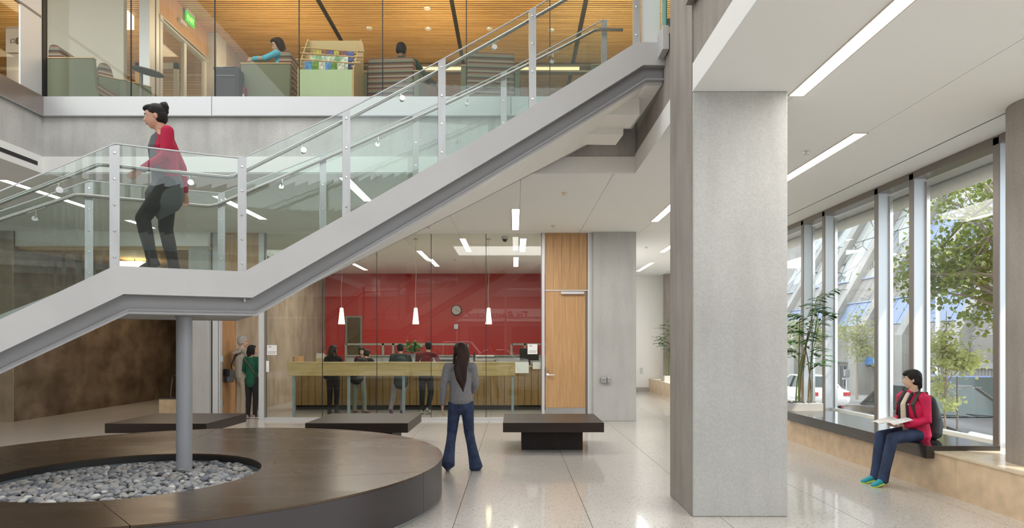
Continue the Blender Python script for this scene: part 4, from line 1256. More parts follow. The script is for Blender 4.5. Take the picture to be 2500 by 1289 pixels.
bag = thing('shoulder_bag', 'black and grey shoulder bag hanging at the hip of the man in the doorway', 'bag', (-6.30, 14.80, .80), R(-38), local=True)
MB().box(-.17, .17, -.08, .08, 0, .27).build('bag_body', C('bag_grey', (.09, .088, .08)), bag, bevel=.025)
MB().box(-.18, .18, -.085, -.03, .12, .285).build('bag_flap', blackc, bag, bevel=.02)
for x in (-.09, .09): MB().box(x - .015, x + .015, -.092, -.084, .0, .28).build('bag_band', blackc, bag)
t, J, hp = person('woman with black hair in a green sports top beside the man in the doorway', (-5.75, 14.78, 0), R(-12), 1.60,
    pose=dict(elL=V(-.23, .02, 1.12), wrL=V(-.12, .22, 1.05), yaw=R(-35)),
    top=C('green_top', (.006, .085, .045)), pants=blackc, hair=('bob', None), vox=.01, hem=-.10, shoe=(C('pink_grey_shoe', (.32, .22, .22)), C('pale_sole', (.6, .58, .55))))
MB().tube([V(-.13, -.11, 1.32), V(0, -.14, 1.2), V(.15, -.12, .98)], .012, 6).build('bag_strap', C('brown_strap', (.12, .07, .05)), t)
nb = thing('notebook', 'open tan notebook held between the two people in the doorway', 'notebook', (-5.80, 15.12, 1.13), R(-30), local=True)
MB().box(-.15, .15, -.10, .10, 0, .012).build('cover', C('tan_cover', (.40, .30, .18)), nb)
MB().box(-.14, .14, -.09, .09, .012, .02).build('leaves', M['paper'], nb)

# --- people at the counter, inside
person('woman in black with long dark hair standing at the left end of the office ledge', (-4.18, 15.55, 0), R(-10), 1.60,
    pose=dict(yaw=R(-30), elR=V(.2, .1, 1.15), wrR=V(.12, .28, 1.12)), top=blackc, pants=blackc, hair=('long', None), vox=.011, hem=-.12, bulk=1.1)
person('person in a black coat and pale grey trousers leaning over the office counter', (-3.72, 16.05, 0), R(-15), 1.66,
    pose=dict(waist=V(0, .08, 1.06), chest=V(0, .22, 1.20), neck=V(0, .36, 1.31), head=V(0, .46, 1.40), pitch=R(-30), shR=V(.18, .30, 1.27), shL=V(-.18, .30, 1.27),
              elR=V(.24, .42, 1.10), elL=V(-.24, .42, 1.12), wrR=V(.1, .58, 1.18), wrL=V(-.1, .6, 1.18), knR=V(.14, .02, .49), anR=V(.2, -.06, .085), toeR=V(.22, .1, .03)),
    top=blackc, pants=C('pale_gray_trousers', (.21, .24, .20)), hair=('short', None), vox=.011, hem=-.14, bulk=1.15, female=False, shoe=(C('tan_shoe', (.30, .17, .10)), C('brown_sole', (.1, .06, .04))))
person('clerk with curly dark hair sitting behind the office counter', (-4.20, 18.6, .15), R(180), 1.60,
    pose=dict(head=V(0, .05, 1.36), neck=V(0, 0, 1.21), chest=V(0, 0, 1.05), waist=V(0, 0, .86), pelvis=V(0, 0, .72), hipR=V(.09, 0, .68), hipL=V(-.09, 0, .68), knR=V(.1, .4, .62), knL=V(-.1, .4, .62), anR=V(.1, .4, .2), anL=V(-.1, .4, .2), toeR=V(.1, .52, .14), toeL=V(-.1, .52, .14),
              shR=V(.165, 0, 1.17), shL=V(-.165, 0, 1.17), elR=V(.22, .02, .92), elL=V(-.22, .02, .92), wrR=V(.1, .2, 1.1), wrL=V(-.12, .26, .95), pitch=R(-15)),
    top=C('maroon_top', (.12, .012, .03)), pants=blackc, hair=('bob', None), vox=.011, skin=C('skin_light2', (.60, .42, .32), .5))
t, J, hp = person('student in a dark grey jacket and lilac trousers leaning on the office counter', (-2.66, 15.75, 0), R(12), 1.68,
    pose=dict(waist=V(0, .03, 1.07), chest=V(0, .10, 1.26), neck=V(0, .16, 1.41), head=V(0, .22, 1.53), pitch=R(-18), shR=V(.18, .12, 1.37), shL=V(-.18, .12, 1.37),
              elR=V(.25, .2, 1.15), elL=V(-.25, .2, 1.15), wrR=V(.12, .42, 1.2), wrL=V(-.12, .42, 1.2), knL=V(-.16, .06, .49), anL=V(-.24, -.12, .13), toeL=V(-.22, .0, .04), knR=V(.06, .04, .49), anR=V(.03, .0, .085), toeR=V(.07, .13, .03)),
    top=C('dark_grey_jacket', (.045, .055, .055)), pants=C('lilac_trousers', (.36, .34, .40)), hair=('short', None), vox=.011, hem=-.22, bulk=1.1, female=False, shoe=(C('purple_shoe', (.18, .05, .20)), C('purple_sole', (.12, .04, .13))))
t, J, hp = person('student in a dark red T-shirt and dark jeans leaning on the office counter', (-2.08, 15.8, 0), R(-8), 1.72,
    pose=dict(waist=V(0, .03, 1.07), chest=V(0, .10, 1.26), neck=V(0, .15, 1.41), head=V(0, .2, 1.545), pitch=R(-10), yaw=R(35), shR=V(.19, .10, 1.37), shL=V(-.19, .10, 1.37),
              elR=V(.28, .16, 1.15), elL=V(-.28, .2, 1.15), wrR=V(.2, .42, 1.18), wrL=V(-.12, .42, 1.2), knR=V(.10, .08, .49), anR=V(.08, -.1, .14), toeR=V(.10, .02, .04)),
    top=C('dark_red_tee', (.15, .012, .015)), sleeve='short', pants=C('dark_jeans', (.02, .028, .035)), hair=('short', None), vox=.011, hem=-.05, female=False, shoe=(C('pale_trainer', (.5, .48, .42)), C('pale_sole', (.6, .58, .55))))

# --- upper floor readers
person('woman in a light blue top sitting in the armchair upstairs', (XX(690, 10.25), 10.30, 5.02), R(84), 1.66,
    pose=dict(pelvis=V(0, 0, .52), waist=V(0, .0, .66), chest=V(0, .03, .88), neck=V(0, .05, 1.05), head=V(0, .10, 1.18), yaw=R(35), pitch=R(-22),
              shR=V(.165, .04, .99), shL=V(-.165, .04, .99), elR=V(.2, .16, .84), elL=V(-.22, .20, .90), wrR=V(.05, .42, .90), wrL=V(-.10, .46, .95),
              hipR=V(.09, .04, .49), hipL=V(-.09, .04, .49), knR=V(.12, .42, .45), knL=V(-.12, .42, .45), anR=V(.10, .46, .085), anL=V(-.10, .46, .085), toeR=V(.1, .6, .03), toeL=V(-.1, .6, .03), curl=.3),
    top=C('light_blue_top', (.12, .50, .72)), pants=blackc, hair=('bob', M['hair_brown']), vox=.009, hem=-.03)
person('man in a dark green sweater seen from behind in the striped armchair upstairs', (XX(976, 10.5), 10.58, 5.02), R(-8), 1.74,
    pose=dict(pelvis=V(0, 0, .52), waist=V(0, .0, .66), chest=V(0, .0, .88), neck=V(0, .02, 1.06), head=V(0, .05, 1.18), pitch=R(-14),
              shR=V(.2, .02, .99), shL=V(-.2, .02, .99), elR=V(.36, .1, .78), elL=V(-.28, .12, .76), wrR=V(.46, .32, .74), wrL=V(-.1, .36, .76),
              hipR=V(.1, .04, .49), hipL=V(-.1, .04, .49), knR=V(.14, .46, .45), knL=V(-.14, .46, .45), anR=V(.12, .5, .085), anL=V(-.12, .5, .085), toeR=V(.12, .64, .03), toeL=V(-.12, .64, .03)),
    top=C('dark_green_sweater', (.012, .05, .035)), pants=blackc, hair=('short', None), female=False, vox=.01, coll=True, bulk=1.15, skin=C('skin_brown', (.22, .11, .07), .5))
# ================================================================== OFFICE BEHIND THE GLASS
t = thing('standing_ledge', 'long pale bamboo standing ledge on grey legs behind the office glass', 'ledge', (-2.5, 14.9, 0))
box('apron', M['bamboo_h'], t, -4.93, .01, 14.70, 14.74, .94, 1.205)
box('ledge_top', M['bamboo_h'], t, -4.95, .03, 14.69, 15.02, 1.205, 1.235)
lg_ = mat('blue_grey_leg', (.24, .31, .33), .4)
for x in (-4.83, -3.63, -2.43, -.05):
    box('leg', lg_, t, x - .028, x + .028, 14.745, 14.80, 0, .95)
t = thing('reception_counter', 'long reception counter with a ribbed bamboo front and dark plinth', 'counter', (-2.1, 17.0, 0))
n = 40; x0, x1 = -5.43, 1.25
for i in range(n):
    a = x0 + (x1 - x0) * i / n
    box('front_slat', M['counter'], t, a, a + (x1 - x0) / n - .012, 16.70 + .006 * (i % 2), 16.74, .12, 1.06)
box('carcass', mat('counter_core', (.14, .085, .03), .7), t, x0, x1, 16.725, 17.3, .12, 1.055)
box('plinth', M['black'], t, x0 + .03, x1, 16.80, 17.25, 0, .12)
box('counter_top', M['bamboo_h'], t, x0 - .02, x1, 16.67, 17.35, 1.06, 1.10)
box('end_panel', M['bamboo'], t, x0 - .05, x0, 16.66, 17.4, 0, 1.32)
t = thing('glazed_partition', 'low grey glazed partition in front of the red wall', 'partition', (-1.5, 20, 0))
gp = mat('grey_green_frame', (.24, .25, .21), .5)
px = [-5.0, -3.9, -3.6, -2.6, -1.4, -.1, .3, 1.25]
box('lower_panel', mat('grey_panel', (.34, .34, .31), .6), t, px[0], px[-1], 20.0, 20.05, 0, 1.30)
box('top_rail', gp, t, px[0], -1.4, 19.98, 20.07, 1.60, 1.655)
box('top_rail', gp, t, -.1, px[-1], 19.98, 20.07, 1.60, 1.655)
box('mid_rail', gp, t, px[0], px[-1], 19.97, 20.08, 1.27, 1.31)
for x in px: box('post', gp, t, x - .03, x + .03, 19.98, 20.07, 0, 1.66)
for a, b in zip(px[:-1], px[1:]):
    if a == -1.4: continue
    box('glass_pane', M['win_glass'], t, a + .03, b - .03, 20.02, 20.03, 1.31, 1.60)
t = thing('filing_shelf', 'grey filing shelf behind the reception counter', 'cabinet', (-2.2, 19.5, 0))
box('carcass', M['beam_gray'], t, -3.8, .4, 19.4, 19.85, 0, 1.22)
for i in range(7):
    box('drawer_front', mat('grey_drawer', (.33, .33, .31), .5), t, -3.78 + i * .6, -3.78 + i * .6 + .58, 19.38, 19.4, .7, 1.18)
# dark doorway in the red wall
d4 = struct('door_4')
box('opening', mat('dark_corridor', (.11, .075, .03), .8), d4, -5.62, -5.18, 22.67, 22.695, 0, 2.52)
for a in ((-5.68, -5.62, 0, 2.58), (-5.18, -5.12, 0, 2.58), (-5.62, -5.18, 2.52, 2.58)):
    box('frame', gp, d4, a[0], a[1], 22.64, 22.70, a[2], a[3])
# clock
t = thing('wall_clock', 'round wall clock with a black rim high on the red wall', 'clock', (-1.96, 22.66, 2.77), local=True)
ck = MB().lathe([(.168, 0), (.172, .03), (.155, .04), (.150, .03), (.0, .03)], (0, 0, 0), 40).build('rim', M['black'], t, smooth=True)
ck.rotation_euler = (R(90), 0, 0); 
o = MB().lathe([(.150, 0), (.150, .034)], (0, 0, 0), 40).build('dial', mat('clock_dial', (.62, .60, .55), .6), t); o.rotation_euler = (R(90), 0, 0)
for i in range(12):
    a = i * PI / 6
    tx = text('numeral', str(12 if i == 0 else i), .038, M['ink'], t, (0, 0, 0), (R(90), 0, 0))
    tx.location = (.118 * math.sin(a), -.036, .118 * math.cos(a) - .013)
for ln, a, w_ in ((.075, R(-52), .008), (.11, R(118), .006)):
    d = V(math.sin(a), 0, math.cos(a)); sd = V(d.z, 0, -d.x)
    ps = [-d * .02 - sd * w_, -d * .02 + sd * w_, d * ln + sd * w_ * .5, d * ln - sd * w_ * .5]
    h_ = MB().hexa([p + V(0, -.037, 0) for p in ps] + [p + V(0, -.040, 0) for p in ps]); pass
    h_.build('hand', M['ink'], t)
t = thing('wall_control', 'small pale control box on the red wall below the clock', 'thermostat', (-1.97, 22.66, 2.2))
box('cover', M['alu'], t, -2.04, -1.90, 22.65, 22.70, 2.14, 2.30, bevel=.006)
# pendants
for i, (px_, lb) in enumerate(((834, 'left cone pendant lamp glowing behind the office glass'), (1015, 'middle cone pendant lamp, over the student in the red shirt'), (1193, 'right cone pendant lamp, nearest the bamboo door'))):
    x = (px_ - 1257) / F * 15.2; y_ = 15.2
    t = thing('pendant_lamp', lb, 'lamp', (x, y_, 2.08), group='cone pendants in the office')
    MB().lathe([(.074, 0), (.072, .005), (.034, .36), (.0, .362)], (x, y_, 2.08), 24).build('shade', M['glow_soft'], t, smooth=True)
    MB().tube([(x, y_, 2.44), (x - .012, y_, 2.8), (x + .01, y_, 3.2), (x - .004, y_, 3.6), (x, y_, 3.99)], .004, 6).build('cord', mat('pale_cord', (.6, .57, .45), .6), t)
    MB().lathe([(.05, 0), (.05, .02)], (x, y_, 3.975), 16).build('canopy', M['alu'], t)
# notices on the glass
def notice(x, z, w_, h, label, lines=None, num=None, y_=GY - .006):
    t = thing('notice', label, 'sign', (x, y_, z))
    box('sheet', M['paper'], t, x, x + w_, y_ - .002, y_, z, z + h)
    if num: text('number', num, .052, M['ink'], t, (x + .02, y_ - .003, z + h - .055), (R(90), 0, 0), 'LEFT', .0004)
    for i, l in enumerate(lines or []):
        text('lettering', l, .026, M['ink'], t, (x + .02, y_ - .003, z + .062 - i * .032), (R(90), 0, 0), 'LEFT', .0004)
    return t
kx = GY / F
notice((652 - 1257) * kx, EYE - (866.5 - 841) * kx, 24 * kx, 24 * kx, 'square white room notice on the glass beside the doorway frame', ['COUNSELING &', 'ENROLLMENT'], '103')
notice((1288 - 1257) * kx, EYE - (864.5 - 841) * kx, 24 * kx, 24.5 * kx, 'square white room notice on the glass beside the bamboo door', ['COUNSELING &', 'ENROLLMENT'], '103')
notice((648 - 1257) * kx, EYE - (908 - 841) * kx, 9 * kx, 27 * kx, 'narrow pinkish leaflet on the glass below the left room notice')
notice((1258 - 1257) * kx, EYE - (911 - 841) * kx, 33 * kx, 27 * kx, 'wide white sheet on the glass left of the right room notice', y_=GY + .04)
notice((1301 - 1257) * kx, EYE - (901 - 841) * kx, 19 * kx, 17 * kx, 'white sheet at the far right end of the glass under the room notice', y_=GY + .04)
# things on the counter
t = thing('monitor', 'black monitor seen from behind at the right end of the counter', 'monitor', (.35, 17.0, 1.10))
box('screen', M['black'], t, .12, .60, 16.98, 17.02, 1.22, 1.52, bevel=.006)
box('stand', M['black'], t, .33, .39, 17.0, 17.05, 1.11, 1.24); box('foot', M['black'], t, .24, .48, 16.92, 17.12, 1.10, 1.115)
t = thing('letter_tray', 'black stacked letter tray with papers on the counter', 'tray', (-.75, 17.1, 1.10))
for k in range(3):
    box('tray_shelf', M['black'], t, -1.02, -.48, 16.95, 17.25, 1.10 + k * .10, 1.115 + k * .10)
    box('paper_stack', M['paper'], t, -.98, -.52, 16.93, 17.2, 1.116 + k * .10, 1.145 + k * .10)
box('tray_side', M['black'], t, -1.04, -1.02, 16.95, 17.25, 1.10, 1.42)
t = thing('printer', 'low black printer on the counter behind the walking woman', 'printer', (-1.6, 17.1, 1.10))
box('body', M['black'], t, -1.9, -1.15, 16.95, 17.3, 1.10, 1.25, bevel=.02); box('paper_slot', M['beam_gray'], t, -1.8, -1.3, 16.94, 16.95, 1.15, 1.18)
t = thing('folder', 'cream folder standing on the counter beside the seated clerk', 'folder', (-4.75, 16.9, 1.10))
box('cover', mat('cream_card', (.66, .56, .33), .7), t, -4.98, -4.72, 16.9, 16.93, 1.10, 1.36)
box('flap', M['paper'], t, -4.96, -4.76, 16.895, 16.90, 1.28, 1.40)
def leafy(t, c, r, n, L, m, seed, name='leaves'):
    q = random.Random(seed); mb = MB()
    for _ in range(n):
        d = Vector((q.gauss(0, 1), q.gauss(0, 1), q.gauss(0, 1))).normalized() * (q.random() ** .4)
        p = Vector(c) + Vector((d.x * r[0], d.y * r[1], d.z * r[2]))
        a = Vector((q.gauss(0, 1), q.gauss(0, 1), q.gauss(-.4, .7))).normalized(); s_ = a.cross(Vector((q.gauss(0, 1), q.gauss(0, 1), q.gauss(0, 1)))).normalized()
        l = L * q.uniform(.6, 1.15); nrm = a.cross(s_)
        mb.add([p, p + a * l * .4 + s_ * l * .32, p + a * l - nrm * l * .1, p + a * l * .4 - s_ * l * .32, p + a * l * .45 + nrm * l * .08], [(0, 1, 4), (1, 2, 4), (2, 3, 4), (3, 0, 4)])
    return mb.build(name, m, t, kind='stuff')
t = thing('small_plant', 'small green pot plant on the shelf behind the two students', 'plant', (-2.95, 19.6, 1.22))
MB().lathe([(.06, 0), (.09, .14), (.085, .14)], (-2.95, 19.6, 1.22), 16).build('pot', M['beam_gray'], t)
leafy(t, (-2.95, 19.6, 1.55), (.26, .15, .22), 120, .13, M['leaf'], 5)

# sprinklers, camera, detectors
def sprinkler(px_, py_, label, z=CZ):
    Y = (z - EYE) * F / (841 - py_); x = (px_ - 1257) / F * Y
    t = thing('sprinkler_head', label, 'sprinkler', (x, Y, z), group='ceiling sprinklers')
    MB().lathe([(.045, 0), (.045, -.006), (.012, -.008), (.010, -.03), (.03, -.034), (.03, -.038)], (x, Y, z), 16).build('rosette', M['chrome'], t)
for a in ((1377, 470, 'ceiling sprinkler right of the middle strip light'), (1350, 551, 'ceiling sprinkler just above the bamboo transom'), (1046, 551, 'ceiling sprinkler left of the middle strip light, under the stair'),
          (1578, 603, 'ceiling sprinkler over the corridor by the flat pillar'), (1110, 633, 'office ceiling sprinkler above the clock'), (1228, 660, 'office ceiling sprinkler near the right pendant cord'), (600, 470, 'ceiling sprinkler seen through the stair glass'), (1968, 370, 'ceiling sprinkler over the window aisle')):
    sprinkler(*a)
t = thing('dome_camera', 'small dark dome security camera at the top of the office glass', 'camera', (-.22, 14.9, 4.0))
MB().lathe([(.075, 0), (.075, -.06)], (-.22, 14.9, 4.0), 20).build('housing', M['alu'], t)
MB().ell((-.22, 14.9, 3.94), (.055, .055, .06), 16, 10).build('dome', M['black'], t, smooth=True)
for px_, py_, lb in ((1043, 18, 'white smoke detector on the timber ceiling nearest the camera'), (902, 67, 'smoke detector on the timber ceiling above the newspaper rack'), (1045, 68, 'smoke detector on the timber ceiling above the seated man'), (1195, 68, 'smoke detector on the timber ceiling above the empty striped chair'), (1346, 71, 'smoke detector on the timber ceiling behind the stair handrail')):
    z = 7.995; Y = (z - EYE) * F / (841 - py_); x = (px_ - 1257) / F * Y
    t = thing('smoke_detector', lb, 'smoke detector', (x, Y, z), group='detectors on the timber ceiling')
    MB().lathe([(.07, 0), (.07, -.02), (.05, -.04)], (x, Y, z), 20).build('housing', M['alu'], t, smooth=True)
t = thing('light_trough', 'long cream light trough under the timber ceiling', 'lamp', (-.2, 15.2, 7.8))
box('glow_panel', mat('cream_glow', (1, .9, .7), .5, emit=(1, .78, .48), es=.9), t, -2.1, 1.45, 15.2, 15.3, 7.77, 7.86)
box('upper_trim', M['frame_dark'], t, -6.0, 4.5, 15.15, 15.32, 7.86, 7.91)
box('lower_trim', M['frame_dark'], t, -6.0, 4.5, 15.15, 15.32, 7.73, 7.77)
t = thing('exit_sign', 'green lit exit sign under the timber ceiling by the upper door screen', 'sign', (-6.2, 12.95, 7.78))
box('housing', mat('exit_green', (.02, .25, .02), .4, emit=(.10, .75, .03), es=.55), t, -6.225, -6.205, 12.76, 13.10, 7.74, 7.93)
box('mount', M['alu'], t, -6.235, -6.20, 12.76, 13.10, 7.93, 7.99)
text('lettering', 'EXIT', .135, mat('exit_letters', (.3, 1, .2), .4, emit=(.45, 1, .25), es=1.6), t, (-6.202, 12.93, 7.785), (R(90), 0, R(90)))
# low lounge at the left
t = thing('paper_lamp', 'square glowing paper lamp under the low timber soffit', 'lamp', (-9.0, 16.0, 3.2))
box('shade', M['glow_lamp'], t, -9.30, -8.68, 15.7, 16.3, 3.28, 3.56)
MB().tube([(-9.0, 16, 3.56), (-9.0, 16, 3.64)], .01, 6).build('cord', M['black'], t)
t = thing('paper_lamp', 'tall glowing lamp in the upper room left of the door screen', 'lamp', (-7.45, 12.95, 7.6))
box('shade', M['glow_lamp'], t, -7.62, -7.38, 12.8, 13.1, 7.72, 8.0)
MB().tube([(-7.5, 12.95, 7.99), (-7.5, 12.95, 8.02)], .01, 6).build('cord', M['black'], t)
t = thing('stone_plinth', 'small limestone plinth block behind the grey column', 'plinth', (-7.65, 15.3, 0))
box('block', M['stone'], t, -7.98, -7.15, 15.15, 15.8, 0, .40, bevel=.004); box('slab', M['slab'], t, -8.0, -7.13, 15.13, 15.82, .40, .43)
t = thing('stool', 'black framed stool beside the limestone plinth', 'stool', (-8.1, 16.4, 0))
for sx in (-.17, .17):
    for sy in (-.17, .17):
        MB().tube([(-8.1 + sx * 1.2, 16.4 + sy * 1.2, 0), (-8.1 + sx * .8, 16.4 + sy * .8, .84)], .012, 6).build('leg', M['frame_dark'], t)
box('seat', M['black'], t, -8.27, -7.93, 16.23, 16.57, .84, .87); box('footrest', M['frame_dark'], t, -8.27, -7.93, 16.22, 16.24, .28, .30)
# socket box on the flat pillar
t = thing('door_opener', 'small steel push plate boxes on the flat pillar', 'switch', (1.85, 14.27, .82))
kk = 14.27 / F
for a, b in ((1466, 1480), (1481.5, 1489)):
    o = box('box', M['steel'], t, (a - 1257) * kk, (b - 1257) * kk, 14.22, 14.28, EYE - (934 - 841) * kk, EYE - (921 - 841) * kk, bevel=.006)
text('press_mark', 'PUSH', .03, M['ink'], t, ((1473 - 1257) * kk, 14.217, EYE - (929 - 841) * kk), (R(90), 0, 0), 'CENTER', .0004)

# ================================================================== UPPER READING ROOM
def armchair(label, loc, rz, group='striped reading room armchairs'):
    t = thing('armchair', label, 'armchair', loc, rz, group=group, local=True)
    for sx in (-1, 1):
        xa, xb = (.36 * sx, .44 * sx) if sx > 0 else (-.44, -.36)
        sd = MB().prism([(-.37, .06), (.44, .06), (.38, .30), (.35, .72), (-.38, .72)], 'x', xa, xb).build('side_panel', M['green_fab'], t, bevel=.015)
        MB().prism([(-.385, .722), (.355, .722), (.355, .737), (-.385, .737)], 'x', xa - .002, xb + .002).build('wood_cap', M['trimwood'], sd)
    g = MB()
    g.prism([(-.30, .30), (-.10, .34), (-.14, .70), (-.20, .93), (-.29, .98), (-.36, .94), (-.39, .5), (-.38, .10), (-.28, .08)], 'x', -.355, .355)
    g.build('backrest', M['stripe'], t, bevel=.03)
    MB().box(-.355, .355, -.25, .36, .22, .42).build('seat_cushion', M['stripe'], t, bevel=.04)
    MB().box(-.36, .36, -.36, .30, .08, .22).build('seat_base', M['green_fab'], t)
    for sx in (-.38, .38):
        for sy in (-.34, .28):
            MB().box(sx - .03, sx + .03, sy - .03, sy + .03, 0, .07).build('foot', M['black'], t)
    return t
def XX(p, Y): return (p - 1257) / F * Y
armchair('green armchair with striped cushions at the far left behind the upper glass, empty', (XX(192, 9.95), 10.17, 5.02), R(-90))
armchair('green and striped armchair turned away beside the first armchair and the dark writing tablet', (XX(292, 10.9), 10.92, 5.02), R(-48))
armchair('armchair in which the woman in light blue sits', (XX(657, 10.1), 10.36, 5.02), R(90))
armchair('striped armchair seen from behind in which the man in green sits', (XX(962, 10.4), 10.60, 5.02), R(-4))
armchair('empty striped armchair seen from behind, right of the seated man', (XX(1194, 10.2), 10.42, 5.02), R(5))
armchair('armchair turned sideways near the head of the stair', (XX(1495, 10.3), 10.4, 5.02), R(90))
t = thing('tablet_table', 'dark oval writing tablet on a stand between the left armchairs', 'table', (XX(340, 9.9), 9.95, 5.02), R(12), local=True)
o = MB().lathe([(.0, 0), (.21, 0), (.22, .012), (.21, .03), (.0, .03)], (0, 0, .60), 28).build('tablet', M['black'], t, smooth=True); o.scale = (1, .8, 1); o.rotation_euler = (R(4), R(10), 0)
MB().tube([(0, 0, .02), (0, 0, .6)], .025, 10).build('stem', M['frame_dark'], t); MB().lathe([(.2, 0), (.2, .02)], (0, 0, 0), 20).build('base', M['black'], t)
t = thing('wheeled_suitcase', 'black wheeled suitcase standing left of the woman upstairs', 'suitcase', (XX(557, 9.75), 9.8, 5.02), 0, local=True)
MB().box(-.18, .18, -.11, .11, .06, .58).build('shell', C('suitcase_cloth', (.018, .017, .019), .7), t, bevel=.035)
MB().box(-.14, .14, -.125, -.10, .12, .42).build('front_pocket', C('suitcase_pocket', (.026, .024, .028), .7), t, bevel=.012)
MB().tube([(-.09, 0, .56), (-.09, 0, .62), (.09, 0, .62), (.09, 0, .56)], .011, 8).build('handle', M['black'], t)
MB().tube([(-.13, -.128, .45), (.13, -.128, .45)], .005, 6).build('zip', M['beam_gray'], t)
for sx in (-.13, .13): MB().tube([(sx - .015, 0, .03), (sx + .015, 0, .03)], .03, 14).build('wheel', M['black'], t)
t = thing('tote_bag', 'small red and white bag between the suitcase and the armchair', 'bag', (XX(584, 9.8), 9.92, 5.02), 0, local=True)
MB().box(-.07, .07, -.10, .10, 0, .36).build('bag_body', C('red_bag', (.25, .02, .03), .7), t, bevel=.02); MB().box(-.065, .065, -.105, -.10, .05, .24).build('white_pocket', M['paper'], t)
t = thing('side_table', 'small dark side table with papers in front of the woman upstairs', 'table', (XX(582, 10.5), 10.5, 5.02), 0, local=True)
box('table_top', M['black'], t, -.30, .25, -.2, .25, .80, .83); box('leg', M['frame_dark'], t, -.03, .03, -.03, .03, .02, .80); box('base', M['black'], t, -.18, .18, -.18, .18, 0, .02)
t = thing('open_magazine', 'open white magazine on the small side table upstairs', 'magazine', (XX(578, 10.4), 10.45, 5.86), R(8), local=True)
box('page', M['paper'], t, -.26, -.005, -.1, .14, 0, .012); box('page', M['paper'], t, .005, .24, -.1, .14, 0, .010)
# newspaper rack
t = thing('newspaper_rack', 'pale green and plywood newspaper rack behind the upper glass', 'rack', (-2.68, 9.85, 5.02))
rx0, rx1 = XX(730, 9.62), XX(862, 9.62)
box('front_panel', M['palegreen'], t, rx0 + .012, rx1 - .012, 9.60, 9.62, 5.10, 5.525)
box('base_panel', M['palegreen'], t, rx0, rx1, 9.595, 9.62, 5.02, 5.095)
for a in (rx0 - .0, rx1 - .012):
    box('front_edge', M['trimwood'], t, a, a + .012, 9.598, 9.62, 5.09, 5.53)
for a in (rx0 - .014, rx1 + .0):
    MB().prism([(9.60, 5.02), (10.22, 5.02), (10.22, 6.14), (10.05, 6.16), (9.60, 5.53)], 'x', a, a + .014).build('side_panel', M['plywood'], t)
box('back_board', M['plywood'], t, rx0, rx1, 10.10, 10.12, 5.97, 6.16)
box('rack_floor', M['plywood'], t, rx0, rx1, 9.62, 10.2, 5.30, 5.32)
for k in range(7):
    yy = 9.66 + k * .065; zz = 5.60 + k * .075
    for a in (rx0 + .0, rx1 - .03): MB().tube([(a, yy, zz - .01), (a + .03, yy, zz - .01)], .016, 8).build('rod_cradle', M['plywood'], t)
NC = [[(.10, .28, .60), (.16, .30, .06), (.62, .60, .52)], [(.58, .64, .48), (.30, .48, .30), (.60, .70, .60)], [(.55, .45, .10), (.30, .12, .10), (.10, .12, .35)]]
for k, (yy, zz) in enumerate(((9.68, 5.655), (9.81, 5.80), (9.93, 5.93))):
    t = thing('newspaper_stick', ['front newspaper on a wooden stick, blue and white pages', 'middle newspaper on a wooden stick, pale green pages', 'rear newspaper on a wooden stick, mostly hidden'][k], 'newspaper', (-2.68, yy, zz), group='newspapers hung on wooden sticks')
    MB().tube([(rx0 - .06, yy, zz + .05), (rx0 + .05, yy, zz + .045), (rx1 - .06, yy, zz - .005), (rx1 + .0, yy, zz - .01)], .011, 8).build('stick', M['trimwood'], t)
    MB().tube([(rx1 - .02, yy - .02, zz - .01), (rx1 + .10, yy - .03, zz - .015)], .017, 10).build('stick_handle', M['trimwood'], t)
    q = random.Random(k); x = rx0 + .06 + .03 * k
    for j in range(6):
        w_ = (rx1 - rx0 - .15) / 6 * q.uniform(.8, 1.15)
        c = NC[k][j % 3]; mm = mat('newsprint_%s' % 'abcdefghi'[k * 3 + j % 3], c, .8, var=.5, scale=22, detail=2)
        box('news_page', mm, t, x, x + w_, yy + .004 - .003 * j, yy + .007 - .003 * j + .004, zz - .26, zz + .02 - .006 * j)
        x += w_ * .92
# booth with lettering at the far left
t = thing('booth_wall', 'grey booth wall with dark lettering upstairs at the far left', 'booth', (-9.3, 12.4, 5.02))
bx0, bx1 = XX(16, 12.4), XX(60, 12.4)
box('panel', mat('booth_grey', (.36, .34, .33), .6), t, bx0, bx1, 12.4, 12.5, 5.02, 7.45)
box('sign_panel', mat('booth_pale', (.50, .47, .44), .6), t, bx0, bx1, 12.38, 12.4, 6.98, 7.40)
box('joint', M['black'], t, bx0, bx1, 12.375, 12.38, 6.955, 6.965)
text('lettering', 'BO', .17, mat('brown_ink', (.07, .04, .02), .6), t, (XX(38, 12.37), 12.372, 7.12), (R(90), 0, 0), 'LEFT')
for dx in (0, .09):
    MB().tube([(XX(25, 12.37) + dx, 12.372, 7.14), (XX(25, 12.37) + dx + .07, 12.372, 7.15), (XX(25, 12.37) + dx + .08, 12.372, 7.22), (XX(25, 12.37) + dx + .01, 12.372, 7.20), (XX(25, 12.37) + dx, 12.372, 7.14)], .004, 5).build('book_mark', mat('brown_ink', (.07, .04, .02)), t)
t = thing('reading_desk', 'pale timber desk upstairs beside the grey booth', 'desk', (-9.6, 11.8, 5.02))
box('desk_top', M['trimwood'], t, -9.9, -8.7, 11.6, 12.1, 6.05, 6.09); box('desk_front', M['plywood'], t, -9.85, -8.75, 11.65, 12.05, 5.02, 6.05)

